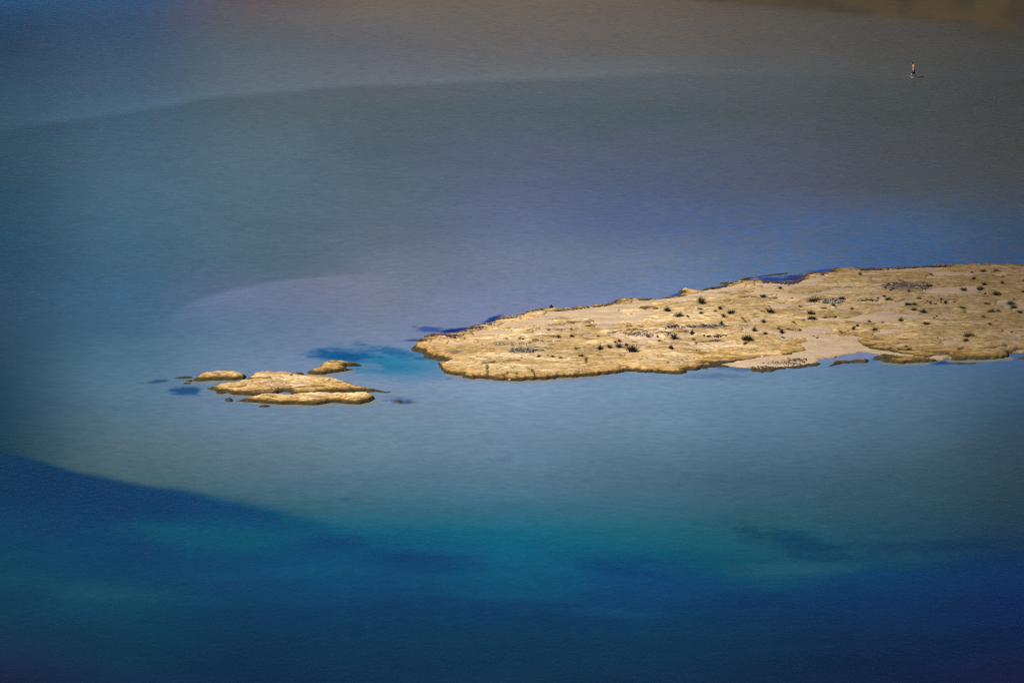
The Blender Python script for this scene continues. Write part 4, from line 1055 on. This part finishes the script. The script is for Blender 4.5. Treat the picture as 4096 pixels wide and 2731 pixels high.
person = bpy.data.objects.new('person', None)
scene.collection.objects.link(person)
fx, fy, _ = at(3653, 312, 0)
person.location = (fx, fy, 0)
tag(person, 'bare-chested person in navy shorts wading through the shallows with head bent', 'person')
V, E, R = [], [], []
def v(x, y, z, r, parent=None):
    V.append((x, y, z)); R.append(r)
    if parent is not None: E.append((parent, len(V) - 1))
    return len(V) - 1
pel = v(0.02, 0, 0.76, (0.13, 0.10))
wa = v(-0.01, 0, 0.92, (0.115, 0.085), pel)
ch = v(-0.01, 0, 1.10, (0.145, 0.10), wa)
up = v(0.01, 0, 1.24, (0.13, 0.085), ch)
nk = v(-0.07, 0, 1.35, 0.052, up)
nk2 = v(-0.12, 0, 1.40, 0.055, nk)
h1 = v(-0.165, 0, 1.45, 0.080, nk2)
h2 = v(-0.185, 0, 1.53, 0.088, h1)
h3 = v(-0.18, 0, 1.59, 0.06, h2)
chin = v(-0.235, 0, 1.405, 0.030, h1)
nose = v(-0.285, 0, 1.47, 0.014, h2)
for s in (-1, 1):
    ear = v(-0.165, s * 0.085, 1.49, 0.014, h2)
def arm(s, sh, el, wr, hd):
    a = v(*sh, 0.055, up); b = v(*((sh[i] * 0.5 + el[i] * 0.5) for i in range(3)), 0.044, a); c = v(*el, 0.037, b)
    d = v(*((el[i] * 0.5 + wr[i] * 0.5) for i in range(3)), 0.034, c); e = v(*wr, 0.024, d); p = v(*hd, (0.034, 0.016), e)
    for k, (dx, L) in enumerate(((-0.026, 0.060), (-0.009, 0.072), (0.009, 0.066), (0.026, 0.050))):
        f1 = v(hd[0] + dx, hd[1], hd[2] - 0.045, 0.009, p); f2 = v(hd[0] + dx - 0.006, hd[1] - s * 0.004, hd[2] - 0.045 - L * 0.55, 0.008, f1)
        v(hd[0] + dx - 0.018, hd[1] - s * 0.012, hd[2] - 0.045 - L, 0.007, f2)
    t1 = v(hd[0] - 0.045, hd[1] - s * 0.012, hd[2] + 0.012, 0.011, e); v(hd[0] - 0.060, hd[1] - s * 0.02, hd[2] - 0.03, 0.009, t1)
arm(-1, (0.03, -0.175, 1.25), (0.035, -0.215, 0.98), (-0.005, -0.20, 0.74), (-0.01, -0.195, 0.66))
arm(1, (0.03, 0.175, 1.25), (0.11, 0.205, 1.00), (0.10, 0.20, 0.76), (0.09, 0.195, 0.68))
def leg(s, hip, kn, an, heel, toe):
    a = v(*hip, 0.092, pel); b = v(*((hip[i] * 0.5 + kn[i] * 0.5) for i in range(3)), 0.078, a); c = v(*kn, 0.055, b)
    d = v(*((kn[i] * 0.65 + an[i] * 0.35) for i in range(3)), 0.056, c); e = v(*an, 0.034, d); v(*heel, 0.03, e)
    g = v(*((an[i] * 0.5 + toe[i] * 0.5) + (0, 0, -0.02)[i] for i in range(3)), 0.034, e); v(*toe, 0.024, g)
leg(-1, (0.0, -0.09, 0.68), (-0.20, -0.10, 0.33), (-0.17, -0.10, -0.03), (-0.13, -0.10, -0.09), (-0.33, -0.11, -0.10))
leg(1, (0.03, 0.09, 0.68), (0.13, 0.09, 0.34), (0.36, 0.09, 0.03), (0.41, 0.09, 0.0), (0.27, 0.09, -0.09))
body = skin_obj('body', V, E, R, M_SKIN, person)
V, E, R = [], [], []
p0 = v(0.02, 0, 0.76, (0.16, 0.16)); v(0.0, 0, 0.87, (0.14, 0.14), p0)
for s, hip, kn in ((-1, (-0.02, -0.09, 0.66), (-0.15, -0.10, 0.45)), (1, (0.03, 0.09, 0.66), (0.10, 0.10, 0.45))):
    a = v(*hip, 0.135, p0); b = v(*((hip[i] * 0.5 + kn[i] * 0.5) for i in range(3)), 0.13, a); v(*kn, 0.125, b)
skin_obj('shorts', V, E, R, M_SHORTS, person)
def ellipsoid(name, c, r, mat, parent, cut=None):
    bm = bmesh.new(); bmesh.ops.create_icosphere(bm, subdivisions=3, radius=1)
    for q in bm.verts:
        n = 1 + 0.05 * math.sin(q.co.x * 9 + q.co.z * 7) + 0.04 * math.sin(q.co.y * 11)
        q.co = Vector((q.co.x * r[0] * n, q.co.y * r[1] * n, q.co.z * r[2] * n))
    if cut:
        bmesh.ops.delete(bm, geom=[q for q in bm.verts if q.co.x < cut[0] and q.co.z < cut[1]], context='VERTS')
    for f in bm.faces: f.smooth = True
    me = bpy.data.meshes.new(name); bm.to_mesh(me); bm.free(); me.materials.append(mat)
    o = bpy.data.objects.new(name, me); scene.collection.objects.link(o); o.location = c; o.parent = parent
    return o
ellipsoid('hair', (-0.175, 0, 1.555), (0.118, 0.098, 0.085), M_HAIR, person, cut=(-0.05, -0.02))
for s in (-1, 1):
    ellipsoid('eye', (-0.262, s * 0.032, 1.495), (0.012, 0.014, 0.010), M_EYE, person)
# splashes and pale chips imitating bright ripple glints behind the person
pts = []
for _ in range(26):
    a = rnd.choice([(3640, 306.5), (3667, 313.5), (3652, 311.5)])
    x, y, _z = at(a[0] + rnd.gauss(0, 5), a[1] + rnd.gauss(0, 1.4), 0); pts.append((x, y, rnd.uniform(0.0, 0.03), rnd.uniform(0.15, 0.45)))
for _ in range(5):
    x, y, _z = at(3652 + rnd.uniform(-7, 7), 311 + rnd.uniform(-0.8, 0.8), 0); pts.append((x, y, 0.0, 0.6))
flakes('splash', pts, [(M_FOAM, 1)], 'white splashes round the feet of the wading person', (0.05, 0.04, 0.012), seed=31)
pts = []
for _ in range(70):
    t = rnd.random() ** 0.8
    x, y, _z = at(3675 + 330 * t + rnd.gauss(0, 22), 312 + 95 * t + rnd.gauss(0, 16), 0); pts.append((x, y, 0.0, rnd.uniform(0.1, 0.3)))
M_RIP = simple_mat('ripple_glint', (0.5, 0.52, 0.52), 0.2, 10, 0.4)
flakes('glint', pts, [(M_RIP, 1)], 'faint trail of pale chips imitating ripple glints behind the wading person', (0.07, 0.03, 0.008), seed=32)
